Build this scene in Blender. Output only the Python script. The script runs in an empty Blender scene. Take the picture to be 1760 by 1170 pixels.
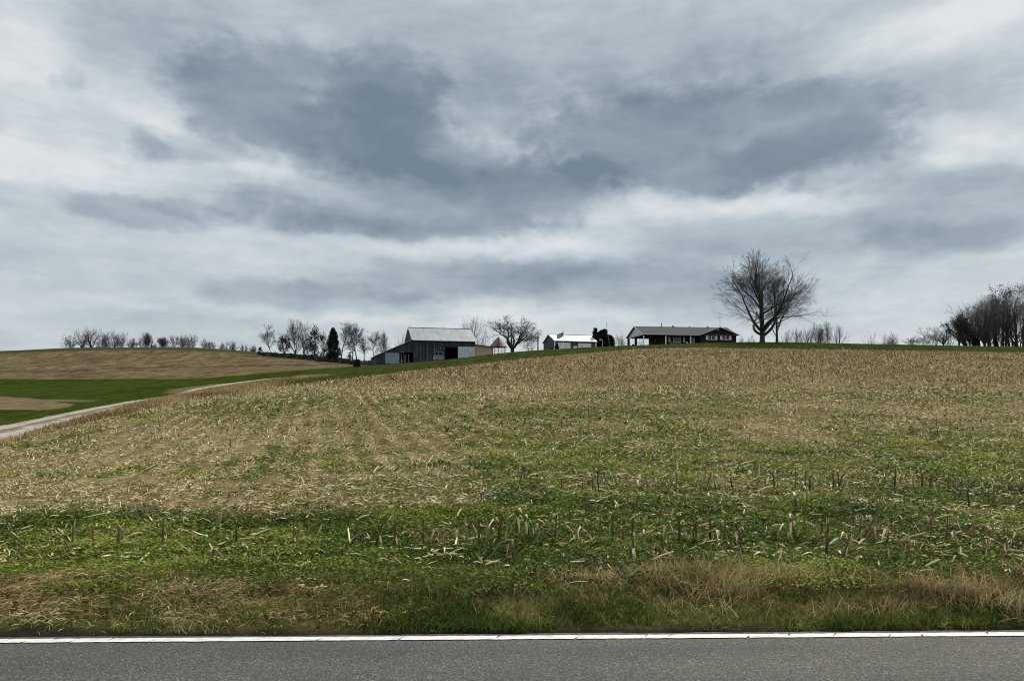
import bpy, math, random
import numpy as np
from mathutils import Vector, Matrix
R = math.radians
rng = np.random.default_rng(7); random.seed(7)
scene = bpy.context.scene; COL = scene.collection
F = 1271.0; CU = 880.0; HV = 687.0; EYE = 1.75      # focal length in photo pixels, horizon row, eye height

# ---------------------------------------------------------------- helpers
def tag(o, label=None, cat=None, group=None, kind=None):
    if label: o['label'] = label
    if cat: o['category'] = cat
    if group: o['group'] = group
    if kind: o['kind'] = kind
    return o
def empty(name, loc, rz=0.0):
    o = bpy.data.objects.new(name, None); COL.objects.link(o)
    o.location = loc; o.rotation_euler = (0, 0, rz); o.empty_display_size = .3
    return o
def link(name, me, mat=None, parent=None):
    if mat is not None and len(me.materials) == 0: me.materials.append(mat)
    o = bpy.data.objects.new(name, me); COL.objects.link(o)
    if parent is not None: o.parent = parent
    return o
def np_mesh(name, V, faces, attrs=None, cols=None, smooth=False):
    """V (n,3); faces = list of int arrays (m,k) with any k."""
    me = bpy.data.meshes.new(name)
    V = np.asarray(V, np.float32); me.vertices.add(len(V)); me.vertices.foreach_set('co', V.ravel())
    faces = [np.asarray(f, np.int32) for f in faces if len(f)]
    idx = np.concatenate([f.ravel() for f in faces]); tot = np.concatenate([np.full(len(f), f.shape[1], np.int32) for f in faces])
    st = np.concatenate([[0], np.cumsum(tot)[:-1]]).astype(np.int32)
    me.loops.add(len(idx)); me.loops.foreach_set('vertex_index', idx)
    me.polygons.add(len(tot)); me.polygons.foreach_set('loop_start', st)
    if smooth: me.polygons.foreach_set('use_smooth', np.ones(len(tot), bool))
    me.update(calc_edges=True)
    for k, a in (attrs or {}).items():
        at = me.attributes.new(k, 'FLOAT', 'POINT'); at.data.foreach_set('value', np.asarray(a, np.float32).ravel())
    for k, a in (cols or {}).items():
        at = me.attributes.new(k, 'FLOAT_COLOR', 'POINT')
        c = np.ones((len(V), 4), np.float32); c[:, :3] = a; at.data.foreach_set('color', c.ravel())
    return me
def hash2(ix, iy, seed):
    n = (ix.astype(np.int64)*374761393 + iy.astype(np.int64)*668265263 + seed*974634777) & 0xffffffff
    n = ((n ^ (n >> 13))*1274126177) & 0xffffffff
    return ((n ^ (n >> 16)) & 0xffff)/65535.0
def vnoise(x, y, seed=0):
    ix = np.floor(x); iy = np.floor(y); fx = x-ix; fy = y-iy
    fx = fx*fx*(3-2*fx); fy = fy*fy*(3-2*fy)
    ix = ix.astype(np.int64); iy = iy.astype(np.int64)
    a = hash2(ix, iy, seed); b = hash2(ix+1, iy, seed); c = hash2(ix, iy+1, seed); d = hash2(ix+1, iy+1, seed)
    return (a*(1-fx)+b*fx)*(1-fy) + (c*(1-fx)+d*fx)*fy
def fbm(x, y, seed=0, oct=4):
    s = 0; a = .5; t = 0
    for i in range(oct):
        s = s+a*vnoise(x, y, seed+i*17); t += a; a *= .5; x = x*2.03+11.3; y = y*2.03+5.7
    return s/t
def sstep(a, b, x):
    t = np.clip((x-a)/(b-a), 0, 1); return t*t*(3-2*t)

# ---------------------------------------------------------------- terrain heights
YK = np.array([5, 6, 9, 13, 18, 25, 35, 50, 70, 95, 120, 140, 165, 200, 250, 320, 500, 5000], float)
ZT = {
 -900: [0, .03, .05, .02, 0, -.05, .1, .6, 1.2, 2.4, 4.2, 5.6, 7.6, 10.5, 14.5, 12, 2, 0],
 -400: [0, .03, .06, .03, 0, -.05, .1, .6, 1.2, 2.4, 4.2, 5.8, 8.0, 11.3, 16.4, 13, 2, 0],
 0:    [0, .04, .10, .08, .03, 0, .29, .77, 1.36, 2.57, 4.3, 5.83, 8.1, 12, 18, 14, 3, 0],
 150:  [0, .05, .15, .15, .12, .22, .70, 1.12, 1.8, 2.87, 4.49, 5.83, 8.2, 12.45, 19.15, 15, 3, 0],
 300:  [0, .05, .18, .22, .25, .5, 1.0, 1.63, 2.08, 3.17, 4.58, 5.83, 8.24, 12.3, 19.3, 15, 3, 0],
 450:  [0, .05, .2, .25, .32, .65, 1.2, 1.95, 2.75, 3.55, 5.24, 6.9, 8.76, 12.3, 17.5, 14, 3, 0],
 600:  [0, .05, .2, .25, .35, .7, 1.35, 2.3, 3.3, 4.3, 6.1, 7.9, 9.4, 11.3, 14.3, 11, 3, 0],
 750:  [0, .05, .2, .25, .35, .7, 1.4, 2.4, 3.7, 5.3, 7.3, 9.0, 10.4, 10.5, 9, 6, 2, 0],
 900:  [0, .05, .2, .25, .35, .7, 1.4, 2.5, 4.05, 6.0, 8.2, 10.3, 12.4, 12.3, 9, 5, 2, 0],
 1100: [0, .05, .2, .25, .35, .7, 1.4, 2.5, 4.2, 6.5, 9.1, 11.2, 13.8, 14.0, 10, 5, 1, 0],
 1300: [0, .05, .2, .25, .35, .7, 1.4, 2.5, 4.2, 6.6, 9.2, 11.3, 14.5, 14.6, 10, 5, 1, 0],
 1500: [0, .05, .2, .25, .35, .7, 1.4, 2.5, 4.2, 6.5, 9.0, 11.05, 14.1, 14.4, 10, 5, 1, 0],
 1760: [0, .05, .2, .25, .35, .7, 1.4, 2.45, 4.1, 6.3, 8.7, 10.7, 13.5, 14.0, 10, 5, 1, 0],
 2300: [0, .05, .2, .25, .35, .7, 1.4, 2.4, 4.0, 6.1, 8.3, 10.2, 12.8, 13.3, 10, 5, 1, 0],
 3000: [0, .05, .2, .25, .35, .7, 1.4, 2.4, 4.0, 6.1, 8.3, 10.2, 12.8, 13.3, 10, 5, 1, 0]}
def pchip(xk, yk, x):
    xk = np.asarray(xk, float); yk = np.asarray(yk, float)
    h = np.diff(xk); d = np.diff(yk)/h; m = np.zeros(len(xk))
    for i in range(1, len(xk)-1):
        if d[i-1]*d[i] > 0:
            w1 = 2*h[i]+h[i-1]; w2 = h[i]+2*h[i-1]; m[i] = (w1+w2)/(w1/d[i-1]+w2/d[i])
    m[0] = d[0]; m[-1] = d[-1]
    i = np.clip(np.searchsorted(xk, x, side='right')-1, 0, len(xk)-2)
    t = (x-xk[i])/h[i]; t2 = t*t; t3 = t2*t
    return (2*t3-3*t2+1)*yk[i]+(t3-2*t2+t)*h[i]*m[i]+(-2*t3+3*t2)*yk[i+1]+(t3-t2)*h[i]*m[i+1]
LY = np.linspace(math.log(5), math.log(5000), 500); UG = np.linspace(-900, 3000, 391)
_cols = np.array([pchip(np.log(YK), ZT[u], LY) for u in sorted(ZT)])
_us = np.array(sorted(ZT), float)
TAB = np.array([pchip(_us, _cols[:, j], UG) for j in range(len(LY))]).T     # (u, y)
_k = np.array([1, 2, 3, 2, 1], float); _k /= _k.sum()
TAB = sum(_k[i]*np.pad(TAB, ((2, 2), (0, 0)), mode='edge')[i:i+len(UG)] for i in range(5))
def road_edge(x): return 5.50+0.0215*x
def Z(x, y):
    x = np.asarray(x, float); y = np.asarray(y, float)
    yy = np.maximum(y, 5.0); u = np.clip(CU+F*x/yy, -900, 2999.9)
    a = (u+900)/10.0; i = np.clip(np.floor(a).astype(int), 0, len(UG)-2); fa = a-i
    b = (np.log(np.clip(yy, 5, 4999))-LY[0])/(LY[1]-LY[0]); j = np.clip(np.floor(b).astype(int), 0, len(LY)-2); fb = b-j
    z = (TAB[i, j]*(1-fa)+TAB[i+1, j]*fa)*(1-fb)+(TAB[i, j+1]*(1-fa)+TAB[i+1, j+1]*fa)*fb
    s = y-road_edge(x)
    lip = -.05+.05*sstep(.02, .10, s)+.07*sstep(.15, .8, s)-.05*sstep(1.1, 2.0, s)
    z = np.where(s < 6, z*sstep(0, 1.2, s)+lip*(1-sstep(1.5, 3.0, s)), z)
    bump = (fbm(x*.9, y*.9, 3, 3)-.5)*.10*sstep(.6, 2.5, s)*np.clip(1.3-y/120, .3, 1)
    bump = bump + (fbm(x*3.1, y*3.1, 9, 2)-.5)*.05*sstep(.1, .8, s)*sstep(60, 20, y)
    return z+bump
def zs(x, y): return float(Z(np.array([x]), np.array([y]))[0])
def UVof(x, y, z): return CU+F*x/y, HV-F*(z-EYE)/y
def X_of(u, y): return (u-CU)/F*y

# zone lines written as rows of elevation angle against bearing, both of fixed ground points
FT = np.array([(-900, 1000), (-400, 900), (0, 766), (100, 738), (200, 714), (270, 698), (310, 687), (340, 677), (400, 668), (480, 663.5), (560, 655), (700, 638.5),
  (800, 628), (900, 617), (1000, 607.5), (1100, 600), (1180, 598), (1300, 599), (1400, 600), (1500, 602), (1600, 603.5), (1760, 606), (3000, 612)], float)
BB = np.array([(-900, 660), (0, 651), (300, 651), (380, 648), (450, 641), (520, 636), (590, 630.5), (640, 626), (660, 600), (661, 0), (3000, 0)], float)
def fieldtop(u): return np.interp(u, FT[:, 0], FT[:, 1])
ROWD = np.array([-.25, 1.0])/math.hypot(.25, 1)
def rowphase(x, y):
    ph = (x*ROWD[1]-y*ROWD[0]+.7*np.sin(y/50.))/.76; return np.abs(ph-np.round(ph))*2
def greenness(u, v, x, y):
    g = np.interp(v, [600, 652, 668, 690, 720, 760, 800, 840, 880, 985, 1010, 1100], [0, .0, .14, .34, .44, .52, .60, .74, .92, .95, .72, .7])
    n = fbm(x*.35, y*.22, 21, 4); n2 = fbm(x*.09, y*.06, 33, 3); n3 = fbm(x*1.6, y*1.1, 43, 3)
    uu = u+(n2-.5)*260; vv = v+(n-.5)*40
    left = sstep(930, 760, uu)*sstep(806, 828, vv)*sstep(892, 866, vv)
    g = g*(1-.92*left)
    mid = sstep(900, 700, uu)*sstep(690, 740, vv)*sstep(835, 790, vv); g = g*(1-.30*mid)
    rt = sstep(1180, 1330, uu)*sstep(680, 700, vv)*sstep(765, 740, vv); g = g*(1-.62*rt)
    le = sstep(420, 300, uu)*sstep(820, 780, vv); g = g*(1-.35*le)
    g = g*(1-.30*sstep(.6, .2, rowphase(x, y))*sstep(1150, 750, u)*(y > 14.5)*(y < 60))
    return np.clip(g+(n-.5)*.9+(n2-.5)*.5+(n3-.5)*.55, 0, 1)*sstep(640, 668, v+(n-.5)*20)

# ---------------------------------------------------------------- materials
def new_mat(name):
    m = bpy.data.materials.new(name); m.use_nodes = True
    nt = m.node_tree; return m, nt, nt.nodes['Principled BSDF']
def N(nt, typ, **kw):
    n = nt.nodes.new(typ)
    for k, v in kw.items():
        if k in n.inputs: n.inputs[k].default_value = v
        else: setattr(n, k, v)
    return n
def mixc(nt, fac, a, b, mode='MIX'):
    n = nt.nodes.new('ShaderNodeMix'); n.data_type = 'RGBA'; n.blend_type = mode
    for s, v in ((0, fac), (6, a), (7, b)):
        if hasattr(v, 'links') or isinstance(v, bpy.types.NodeSocket): nt.links.new(v, n.inputs[s])
        else: n.inputs[s].default_value = v if s == 0 else (*v, 1)
    return n.outputs[2]
def ramp(nt, fac, stops):
    n = nt.nodes.new('ShaderNodeValToRGB'); e = n.color_ramp.elements
    while len(e) < len(stops): e.new(.5)
    for k, (p, c) in enumerate(stops): e[k].position = p; e[k].color = (*c, 1) if len(c) == 3 else c
    nt.links.new(fac, n.inputs[0]); return n.outputs[0]
def gray(nt, fac, a, b, lo=0., hi=1.):
    n = nt.nodes.new('ShaderNodeMapRange'); n.inputs[1].default_value = a; n.inputs[2].default_value = b
    n.inputs[3].default_value = lo; n.inputs[4].default_value = hi; nt.links.new(fac, n.inputs[0]); return n.outputs[0]
def noise_mat(name, c1, c2, scale=(3, 3, 3), rough=.85, metallic=0., bump=0., detail=5, c3=None, coord='Object', nscale=1.0):
    m, nt, b = new_mat(name)
    tc = N(nt, 'ShaderNodeTexCoord'); mp = N(nt, 'ShaderNodeMapping'); mp.inputs['Scale'].default_value = scale
    nt.links.new(tc.outputs[coord], mp.inputs[0])
    nz = N(nt, 'ShaderNodeTexNoise', Scale=nscale, Detail=detail, Roughness=.6); nt.links.new(mp.outputs[0], nz.inputs['Vector'])
    st = [(.3, c1), (.7, c2)] if c3 is None else [(.28, c1), (.5, c2), (.72, c3)]
    nt.links.new(ramp(nt, nz.outputs[0], st), b.inputs['Base Color'])
    b.inputs['Roughness'].default_value = rough; b.inputs['Metallic'].default_value = metallic
    if bump:
        bp = N(nt, 'ShaderNodeBump', Strength=bump, Distance=.05); nt.links.new(nz.outputs[0], bp.inputs['Height']); nt.links.new(bp.outputs[0], b.inputs['Normal'])
    return m
def tint_mat(name, stops, rough=.9, trans=0.):
    m, nt, b = new_mat(name)
    a = N(nt, 'ShaderNodeAttribute', attribute_name='tint')
    c = ramp(nt, a.outputs['Fac'], stops); nt.links.new(c, b.inputs['Base Color']); b.inputs['Roughness'].default_value = rough
    b.inputs['Specular IOR Level'].default_value = .25
    if trans:
        t = N(nt, 'ShaderNodeBsdfTranslucent'); nt.links.new(c, t.inputs[0]); mx = N(nt, 'ShaderNodeMixShader'); mx.inputs[0].default_value = trans
        nt.links.new(b.outputs[0], mx.inputs[1]); nt.links.new(t.outputs[0], mx.inputs[2]); nt.links.new(mx.outputs[0], nt.nodes['Material Output'].inputs[0])
    return m
# ground: vertex colour carries what grows where; noise breaks it up
def ground_mat():
    m, nt, b = new_mat('ground')
    a = N(nt, 'ShaderNodeVertexColor', layer_name='Col'); tc = N(nt, 'ShaderNodeTexCoord')
    n1 = N(nt, 'ShaderNodeTexNoise', Scale=9., Detail=6, Roughness=.7); nt.links.new(tc.outputs['Object'], n1.inputs['Vector'])
    n2 = N(nt, 'ShaderNodeTexNoise', Scale=.55, Detail=5, Roughness=.65); nt.links.new(tc.outputs['Object'], n2.inputs['Vector'])
    n3 = N(nt, 'ShaderNodeTexNoise', Scale=2.6, Detail=5, Roughness=.75); nt.links.new(tc.outputs['Object'], n3.inputs['Vector'])
    k1 = gray(nt, n1.outputs[0], .3, .7, .62, 1.38); k2 = gray(nt, n2.outputs[0], .3, .7, .78, 1.22); k3 = gray(nt, n3.outputs[0], .3, .7, .72, 1.28)
    mu = N(nt, 'ShaderNodeMath', operation='MULTIPLY'); nt.links.new(k1, mu.inputs[0]); nt.links.new(k2, mu.inputs[1])
    mu2 = N(nt, 'ShaderNodeMath', operation='MULTIPLY'); nt.links.new(mu.outputs[0], mu2.inputs[0]); nt.links.new(k3, mu2.inputs[1])
    vm = N(nt, 'ShaderNodeVectorMath', operation='SCALE'); nt.links.new(a.outputs[0], vm.inputs[0]); nt.links.new(mu2.outputs[0], vm.inputs['Scale'])
    nt.links.new(vm.outputs[0], b.inputs['Base Color']); b.inputs['Roughness'].default_value = 1.; b.inputs['Specular IOR Level'].default_value = 0.
    bp = N(nt, 'ShaderNodeBump', Strength=.7, Distance=.06); nt.links.new(n1.outputs[0], bp.inputs['Height']); nt.links.new(bp.outputs[0], b.inputs['Normal'])
    return m
def asphalt_mat():
    m, nt, b = new_mat('asphalt')
    tc = N(nt, 'ShaderNodeTexCoord')
    v = N(nt, 'ShaderNodeTexVoronoi', Scale=95.); nt.links.new(tc.outputs['Object'], v.inputs['Vector'])
    n1 = N(nt, 'ShaderNodeTexNoise', Scale=60., Detail=4, Roughness=.8); nt.links.new(tc.outputs['Object'], n1.inputs['Vector'])
    n2 = N(nt, 'ShaderNodeTexNoise', Scale=.9, Detail=4); nt.links.new(tc.outputs['Object'], n2.inputs['Vector'])
    sx = N(nt, 'ShaderNodeSeparateColor'); nt.links.new(v.outputs['Color'], sx.inputs[0])
    c = ramp(nt, sx.outputs[0], [(0, (.036, .035, .033)), (.35, (.066, .064, .060)), (.8, (.092, .089, .084)), (1, (.18, .175, .16))])
    c2 = ramp(nt, n1.outputs[0], [(.32, (.45, .45, .45)), (.68, (1.5, 1.5, 1.48))])
    c = mixc(nt, 1.0, c, c2, 'MULTIPLY')
    mpb = N(nt, 'ShaderNodeMapping'); mpb.inputs['Scale'].default_value = (.12, 1.6, 1); nt.links.new(tc.outputs['Object'], mpb.inputs[0]); n3 = N(nt, 'ShaderNodeTexNoise', Scale=1.0, Detail=5, Roughness=.6); nt.links.new(mpb.outputs[0], n3.inputs['Vector'])
    c = mixc(nt, 1.0, c, ramp(nt, n3.outputs[0], [(.32, (.80, .80, .80)), (.68, (1.18, 1.17, 1.15))]), 'MULTIPLY')
    c3 = ramp(nt, n2.outputs[0], [(.3, (.82, .82, .82)), (.7, (1.14, 1.14, 1.13))])
    c = mixc(nt, 1.0, c, c3, 'MULTIPLY')
    nt.links.new(c, b.inputs['Base Color']); b.inputs['Roughness'].default_value = .85
    bp = N(nt, 'ShaderNodeBump', Strength=.8, Distance=.008); nt.links.new(v.outputs['Distance'], bp.inputs['Height']); nt.links.new(bp.outputs[0], b.inputs['Normal'])
    return m
def drive_mat():
    m, nt, b = new_mat('gravel_drive')
    a = N(nt, 'ShaderNodeAttribute', attribute_name='across'); tc = N(nt, 'ShaderNodeTexCoord')
    n1 = N(nt, 'ShaderNodeTexNoise', Scale=1.3, Detail=6, Roughness=.7); nt.links.new(tc.outputs['Object'], n1.inputs['Vector'])
    n2 = N(nt, 'ShaderNodeTexNoise', Scale=14, Detail=4, Roughness=.7); nt.links.new(tc.outputs['Object'], n2.inputs['Vector'])
    d = gray(nt, n1.outputs[0], .3, .7, -.09, .09); ad = N(nt, 'ShaderNodeMath', operation='ADD'); nt.links.new(a.outputs['Fac'], ad.inputs[0]); nt.links.new(d, ad.inputs[1])
    g = (.39, .345, .29); br = (.17, .125, .08)
    c = ramp(nt, ad.outputs[0], [(.0, br), (.12, (.24, .20, .15)), (.2, g), (.35, g), (.43, (.15, .12, .08)), (.58, (.14, .115, .075)), (.66, g), (.82, (.36, .33, .29)), (1, br)])
    c2 = ramp(nt, n2.outputs[0], [(.3, (.7, .7, .7)), (.7, (1.25, 1.25, 1.25))])
    nt.links.new(mixc(nt, 1.0, c, c2, 'MULTIPLY'), b.inputs['Base Color']); b.inputs['Roughness'].default_value = .95
    return m
def boards_mat(name, c1, c2, c3):
    m, nt, b = new_mat(name)
    tc = N(nt, 'ShaderNodeTexCoord'); mp = N(nt, 'ShaderNodeMapping'); mp.inputs['Scale'].default_value = (4.2, 4.2, .16); nt.links.new(tc.outputs['Object'], mp.inputs[0])
    n1 = N(nt, 'ShaderNodeTexNoise', Scale=1.0, Detail=4, Roughness=.75); nt.links.new(mp.outputs[0], n1.inputs['Vector'])
    n2 = N(nt, 'ShaderNodeTexNoise', Scale=.5, Detail=3); nt.links.new(tc.outputs['Object'], n2.inputs['Vector'])
    c = ramp(nt, n1.outputs[0], [(.32, c1), (.5, c2), (.66, c3)])
    c = mixc(nt, 1.0, c, ramp(nt, n2.outputs[0], [(.35, (.6, .6, .6)), (.65, (1.3, 1.3, 1.3))]), 'MULTIPLY')
    nt.links.new(c, b.inputs['Base Color']); b.inputs['Roughness'].default_value = .9
    return m
def ribbed_mat(name, c1, c2, axis='X', freq=2.2, rough=.5, metallic=.0, patch=None):
    m, nt, b = new_mat(name)
    tc = N(nt, 'ShaderNodeTexCoord'); w = N(nt, 'ShaderNodeTexWave', Scale=freq, Distortion=0., bands_direction=axis); nt.links.new(tc.outputs['Object'], w.inputs['Vector'])
    mp = N(nt, 'ShaderNodeMapping'); mp.inputs['Scale'].default_value = (1.1, .5, .5) if axis == 'X' else (.5, 1.1, .5); nt.links.new(tc.outputs['Object'], mp.inputs[0])
    n = N(nt, 'ShaderNodeTexNoise', Scale=.8, Detail=6, Roughness=.7); nt.links.new(mp.outputs[0], n.inputs['Vector'])
    c = ramp(nt, n.outputs[0], [(.34, c1), (.62, c2)] if patch is None else [(.3, patch), (.42, c1), (.62, c2)])
    c = mixc(nt, 1.0, c, ramp(nt, w.outputs['Fac'], [(0, (.82, .82, .82)), (.25, (1, 1, 1))]), 'MULTIPLY')
    nt.links.new(c, b.inputs['Base Color']); b.inputs['Roughness'].default_value = rough; b.inputs['Metallic'].default_value = metallic
    bp = N(nt, 'ShaderNodeBump', Strength=.4, Distance=.03); nt.links.new(w.outputs['Fac'], bp.inputs['Height']); nt.links.new(bp.outputs[0], b.inputs['Normal'])
    return m
def brick_mat(name, c1, c2, cm):
    m, nt, b = new_mat(name)
    tc = N(nt, 'ShaderNodeTexCoord'); sp = N(nt, 'ShaderNodeSeparateXYZ'); nt.links.new(tc.outputs['Object'], sp.inputs[0])
    ad = N(nt, 'ShaderNodeMath', operation='ADD'); nt.links.new(sp.outputs[0], ad.inputs[0]); nt.links.new(sp.outputs[1], ad.inputs[1])
    cb = N(nt, 'ShaderNodeCombineXYZ'); nt.links.new(ad.outputs[0], cb.inputs[0]); nt.links.new(sp.outputs[2], cb.inputs[1])
    t = N(nt, 'ShaderNodeTexBrick', Scale=4.5); nt.links.new(cb.outputs[0], t.inputs['Vector'])
    for k, c in (('Color1', c1), ('Color2', c2), ('Mortar', cm)): t.inputs[k].default_value = (*c, 1)
    nt.links.new(t.outputs[0], b.inputs['Base Color']); b.inputs['Roughness'].default_value = .9
    return m
M = {}
M['ground'] = ground_mat(); M['asphalt'] = asphalt_mat(); M['drive'] = drive_mat()
M['line'] = noise_mat('road_paint', (.42, .42, .40), (.68, .68, .66), (9, 22, 6), .7, c3=(.74, .74, .72), detail=8)
M['barn'] = boards_mat('weathered_boards', (.008, .010, .014), (.026, .032, .042), (.085, .098, .115))
M['palewood'] = boards_mat('pale_boards', (.10, .12, .14), (.22, .24, .26), (.40, .42, .44))
M['barndoor'] = noise_mat('whitewashed_door', (.30, .35, .40), (.50, .56, .62), (2, 2, .7), .8, c3=(.60, .65, .70))
M['bluedoor'] = noise_mat('blue_grey_door', (.12, .17, .21), (.22, .29, .34), (2.5, 2.5, 1.2), .8, c3=(.30, .37, .43))
M['barnroof'] = ribbed_mat('galvanised_roof', (.25, .285, .32), (.33, .37, .41), 'X', 1.6, .6, 0, (.19, .21, .235))
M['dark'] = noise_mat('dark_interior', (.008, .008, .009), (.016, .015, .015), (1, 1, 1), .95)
M['tan'] = ribbed_mat('tan_metal_siding', (.40, .30, .19), (.46, .35, .23), 'X', 1.4, .6)
M['garroof'] = ribbed_mat('pale_metal_roof', (.50, .54, .57), (.57, .61, .63), 'X', 1.6, .45)
M['garwall'] = ribbed_mat('grey_metal_siding', (.045, .052, .056), (.06, .068, .072), 'X', 3.0, .6)
M['white'] = noise_mat('white_paint', (.80, .81, .82), (.88, .88, .88), (1.5, 1.5, 1.5), .55)
M['shingle'] = noise_mat('dark_shingles', (.018, .025, .027), (.036, .047, .048), (.5, 2.2, 2.2), .95, c3=(.055, .068, .066), nscale=1.3, detail=8)
M['brick'] = brick_mat('dark_brick', (.012, .007, .007), (.020, .011, .010), (.018, .016, .015))
M['siding'] = ribbed_mat('white_siding', (.62, .65, .68), (.72, .75, .78), 'Z', 2.6, .6)
M['glass'] = noise_mat('window_glass', (.02, .03, .04), (.05, .06, .075), (1, 1, 1), .08)
M['pole'] = noise_mat('weathered_pole', (.012, .011, .010), (.03, .027, .024), (4, 4, .5), .9)
M['palepole'] = noise_mat('pale_post_paint', (.35, .34, .32), (.5, .49, .47), (4, 4, 1), .8)
M['metal'] = noise_mat('grey_metal', (.2, .21, .22), (.3, .31, .32), (4, 4, 4), .5, .6)
M['black'] = noise_mat('black_metal', (.012, .012, .013), (.025, .025, .026), (4, 4, 4), .6)
M['cribroof'] = None
M['mesh'] = noise_mat('galvanised_wire', (.22, .24, .24), (.34, .36, .36), (3, 3, 3), .6, .4)
M['concrete'] = noise_mat('concrete', (.22, .21, .20), (.33, .32, .30), (1, 1, 1), .9)
M['bark'] = noise_mat('dark_bark', (.022, .019, .017), (.055, .048, .043), (5, 5, .8), .95)
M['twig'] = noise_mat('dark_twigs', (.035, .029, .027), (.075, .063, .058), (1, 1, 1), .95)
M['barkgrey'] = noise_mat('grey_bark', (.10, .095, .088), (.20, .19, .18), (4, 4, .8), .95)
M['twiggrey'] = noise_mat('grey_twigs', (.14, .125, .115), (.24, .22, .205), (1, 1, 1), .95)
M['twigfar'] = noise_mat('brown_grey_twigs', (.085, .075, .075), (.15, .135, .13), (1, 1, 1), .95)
M['needle'] = noise_mat('dark_needles', (.006, .010, .005), (.020, .030, .014), (1.4, 1.4, 1.4), .9)
M['brownleaf'] = noise_mat('dead_brown_leaves', (.028, .020, .014), (.085, .055, .034), (1.2, 1.2, 1.2), .9)
M['ivy'] = noise_mat('dark_ivy_leaves', (.010, .016, .007), (.028, .042, .016), (1.2, 1.2, 1.2), .8)
M['litter'] = tint_mat('dry_corn_leaf', [(0, (.035, .024, .012)), (.2, (.15, .105, .045)), (.5, (.42, .34, .155)), (.8, (.70, .60, .33)), (1, (.88, .81, .56))])
M['stubble'] = tint_mat('standing_stubble', [(0, (.05, .032, .018)), (.35, (.17, .116, .060)), (.7, (.32, .235, .13)), (1, (.50, .40, .24))])
M['weed'] = tint_mat('weed_leaf', [(0, (.007, .020, .002)), (.28, (.045, .094, .006)), (.6, (.150, .215, .016)), (1, (.36, .36, .06))], .7, .25)
M['grass'] = tint_mat('grass_blade', [(0, (.014, .030, .004)), (.4, (.066, .102, .012)), (.75, (.165, .195, .035)), (1, (.42, .39, .16))], .7, .25)
M['drygrass'] = tint_mat('dead_grass_blade', [(0, (.06, .042, .018)), (.4, (.22, .150, .065)), (.75, (.42, .31, .15)), (1, (.66, .54, .30))], .9, .2)

# ---------------------------------------------------------------- setting: ground, road, drive
us = np.concatenate([np.linspace(-6000, -900, 40)[:-1], np.linspace(-900, -60, 80)[:-1], np.linspace(-60, 1820, 900), np.linspace(1820, 2700, 80)[1:], np.linspace(2700, 8000, 40)[1:]])
ys = np.concatenate([np.linspace(5.0, 8, 40)[:-1], np.exp(np.linspace(math.log(8), math.log(260), 430)), np.exp(np.linspace(math.log(260), math.log(5000), 40))[1:]])
UU, YY = np.meshgrid(us, ys); XX = (UU-CU)/F*YY
ZZ = Z(XX, YY)
UV_U, UV_V = UVof(XX, YY, ZZ)
u, v = UV_U, UV_V; x, y = XX, YY
n1 = fbm(x*.25, y*.12, 5, 4); n2 = fbm(x*.05, y*.03, 6, 3); n4 = fbm(x*1.7, y*.8, 8, 3)
def C(*c): return np.array(c)[None, None, :]
tan = C(.215, .168, .092); stub = C(.215, .160, .090); grn = C(.040, .050, .008); lawn = C(.034, .052, .008)+(C(.040, .050, .014)-C(.034, .052, .008))*sstep(420, 620, u)[..., None]; brownf = C(.138, .106, .062)
g = greenness(u, v, x, y)[..., None]
near = tan*(.75+.5*n1[..., None])
near = near*(1-sstep(690, 640, v+(n1-.5)*30)[..., None])+stub*(.75+.5*n1[..., None])*sstep(690, 640, v+(n1-.5)*30)[..., None]
rw = sstep(.75, .15, rowphase(x, y))[..., None]*((y > 14)*(y < 75))[..., None]
rw = rw*sstep(1150, 750, u)[..., None]; near = near*(.90+.25*rw)
near = near*(1-g)+grn*(.8+.4*n4[..., None])*g
# worked wheel rill near the top of the field
rill = np.exp(-((v-np.interp(u, [1120, 1180, 1262], [611, 609.5, 605.5]))/1.1)**2)*sstep(1115, 1140, u)*sstep(1275, 1255, u)*sstep(.35, .5, n4)
near = near*(1-.75*rill[..., None])
col = near
lawnc = lawn*(.8+.4*n1[..., None])*(.6+.8*fbm(x*.8, y*.3, 15, 4)[..., None]); n6 = fbm(x*2.5, y*.7, 16, 3); lawnc = lawnc*(.55+.9*n6[..., None]); lawnc = lawnc*(1-.35*sstep(.5, .8, n2)[..., None])+C(.055, .062, .02)*.35*sstep(.5, .8, n2)[..., None]
bt = np.interp(u, BB[:, 0], BB[:, 1])+(n1-.5)*1.5
isfield = sstep(-1.2, .6, v-fieldtop(u)-(n4-.5)*3)
hid = (y > 150) & (u > 640)
isfield = np.where(hid, 0, isfield)
isbrown = sstep(1.0, -.6, v-bt)*(u < 662)*(1-isfield)
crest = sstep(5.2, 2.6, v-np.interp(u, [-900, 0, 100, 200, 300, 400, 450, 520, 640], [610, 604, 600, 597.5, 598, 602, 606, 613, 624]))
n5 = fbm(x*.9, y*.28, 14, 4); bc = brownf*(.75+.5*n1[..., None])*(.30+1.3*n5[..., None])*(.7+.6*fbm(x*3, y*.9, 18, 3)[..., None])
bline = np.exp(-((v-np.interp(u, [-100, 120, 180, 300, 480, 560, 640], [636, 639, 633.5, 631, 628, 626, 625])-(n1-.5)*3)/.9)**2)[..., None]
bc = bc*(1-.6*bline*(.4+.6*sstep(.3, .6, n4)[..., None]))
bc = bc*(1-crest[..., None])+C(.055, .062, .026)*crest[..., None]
patch = sstep(1.15, .85, ((u-5)/118)**2+((v-692+(u-5)*-.045)/10.5)**2+(n1-.5)*.7)*(v > 660)*(u > -700)
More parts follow.
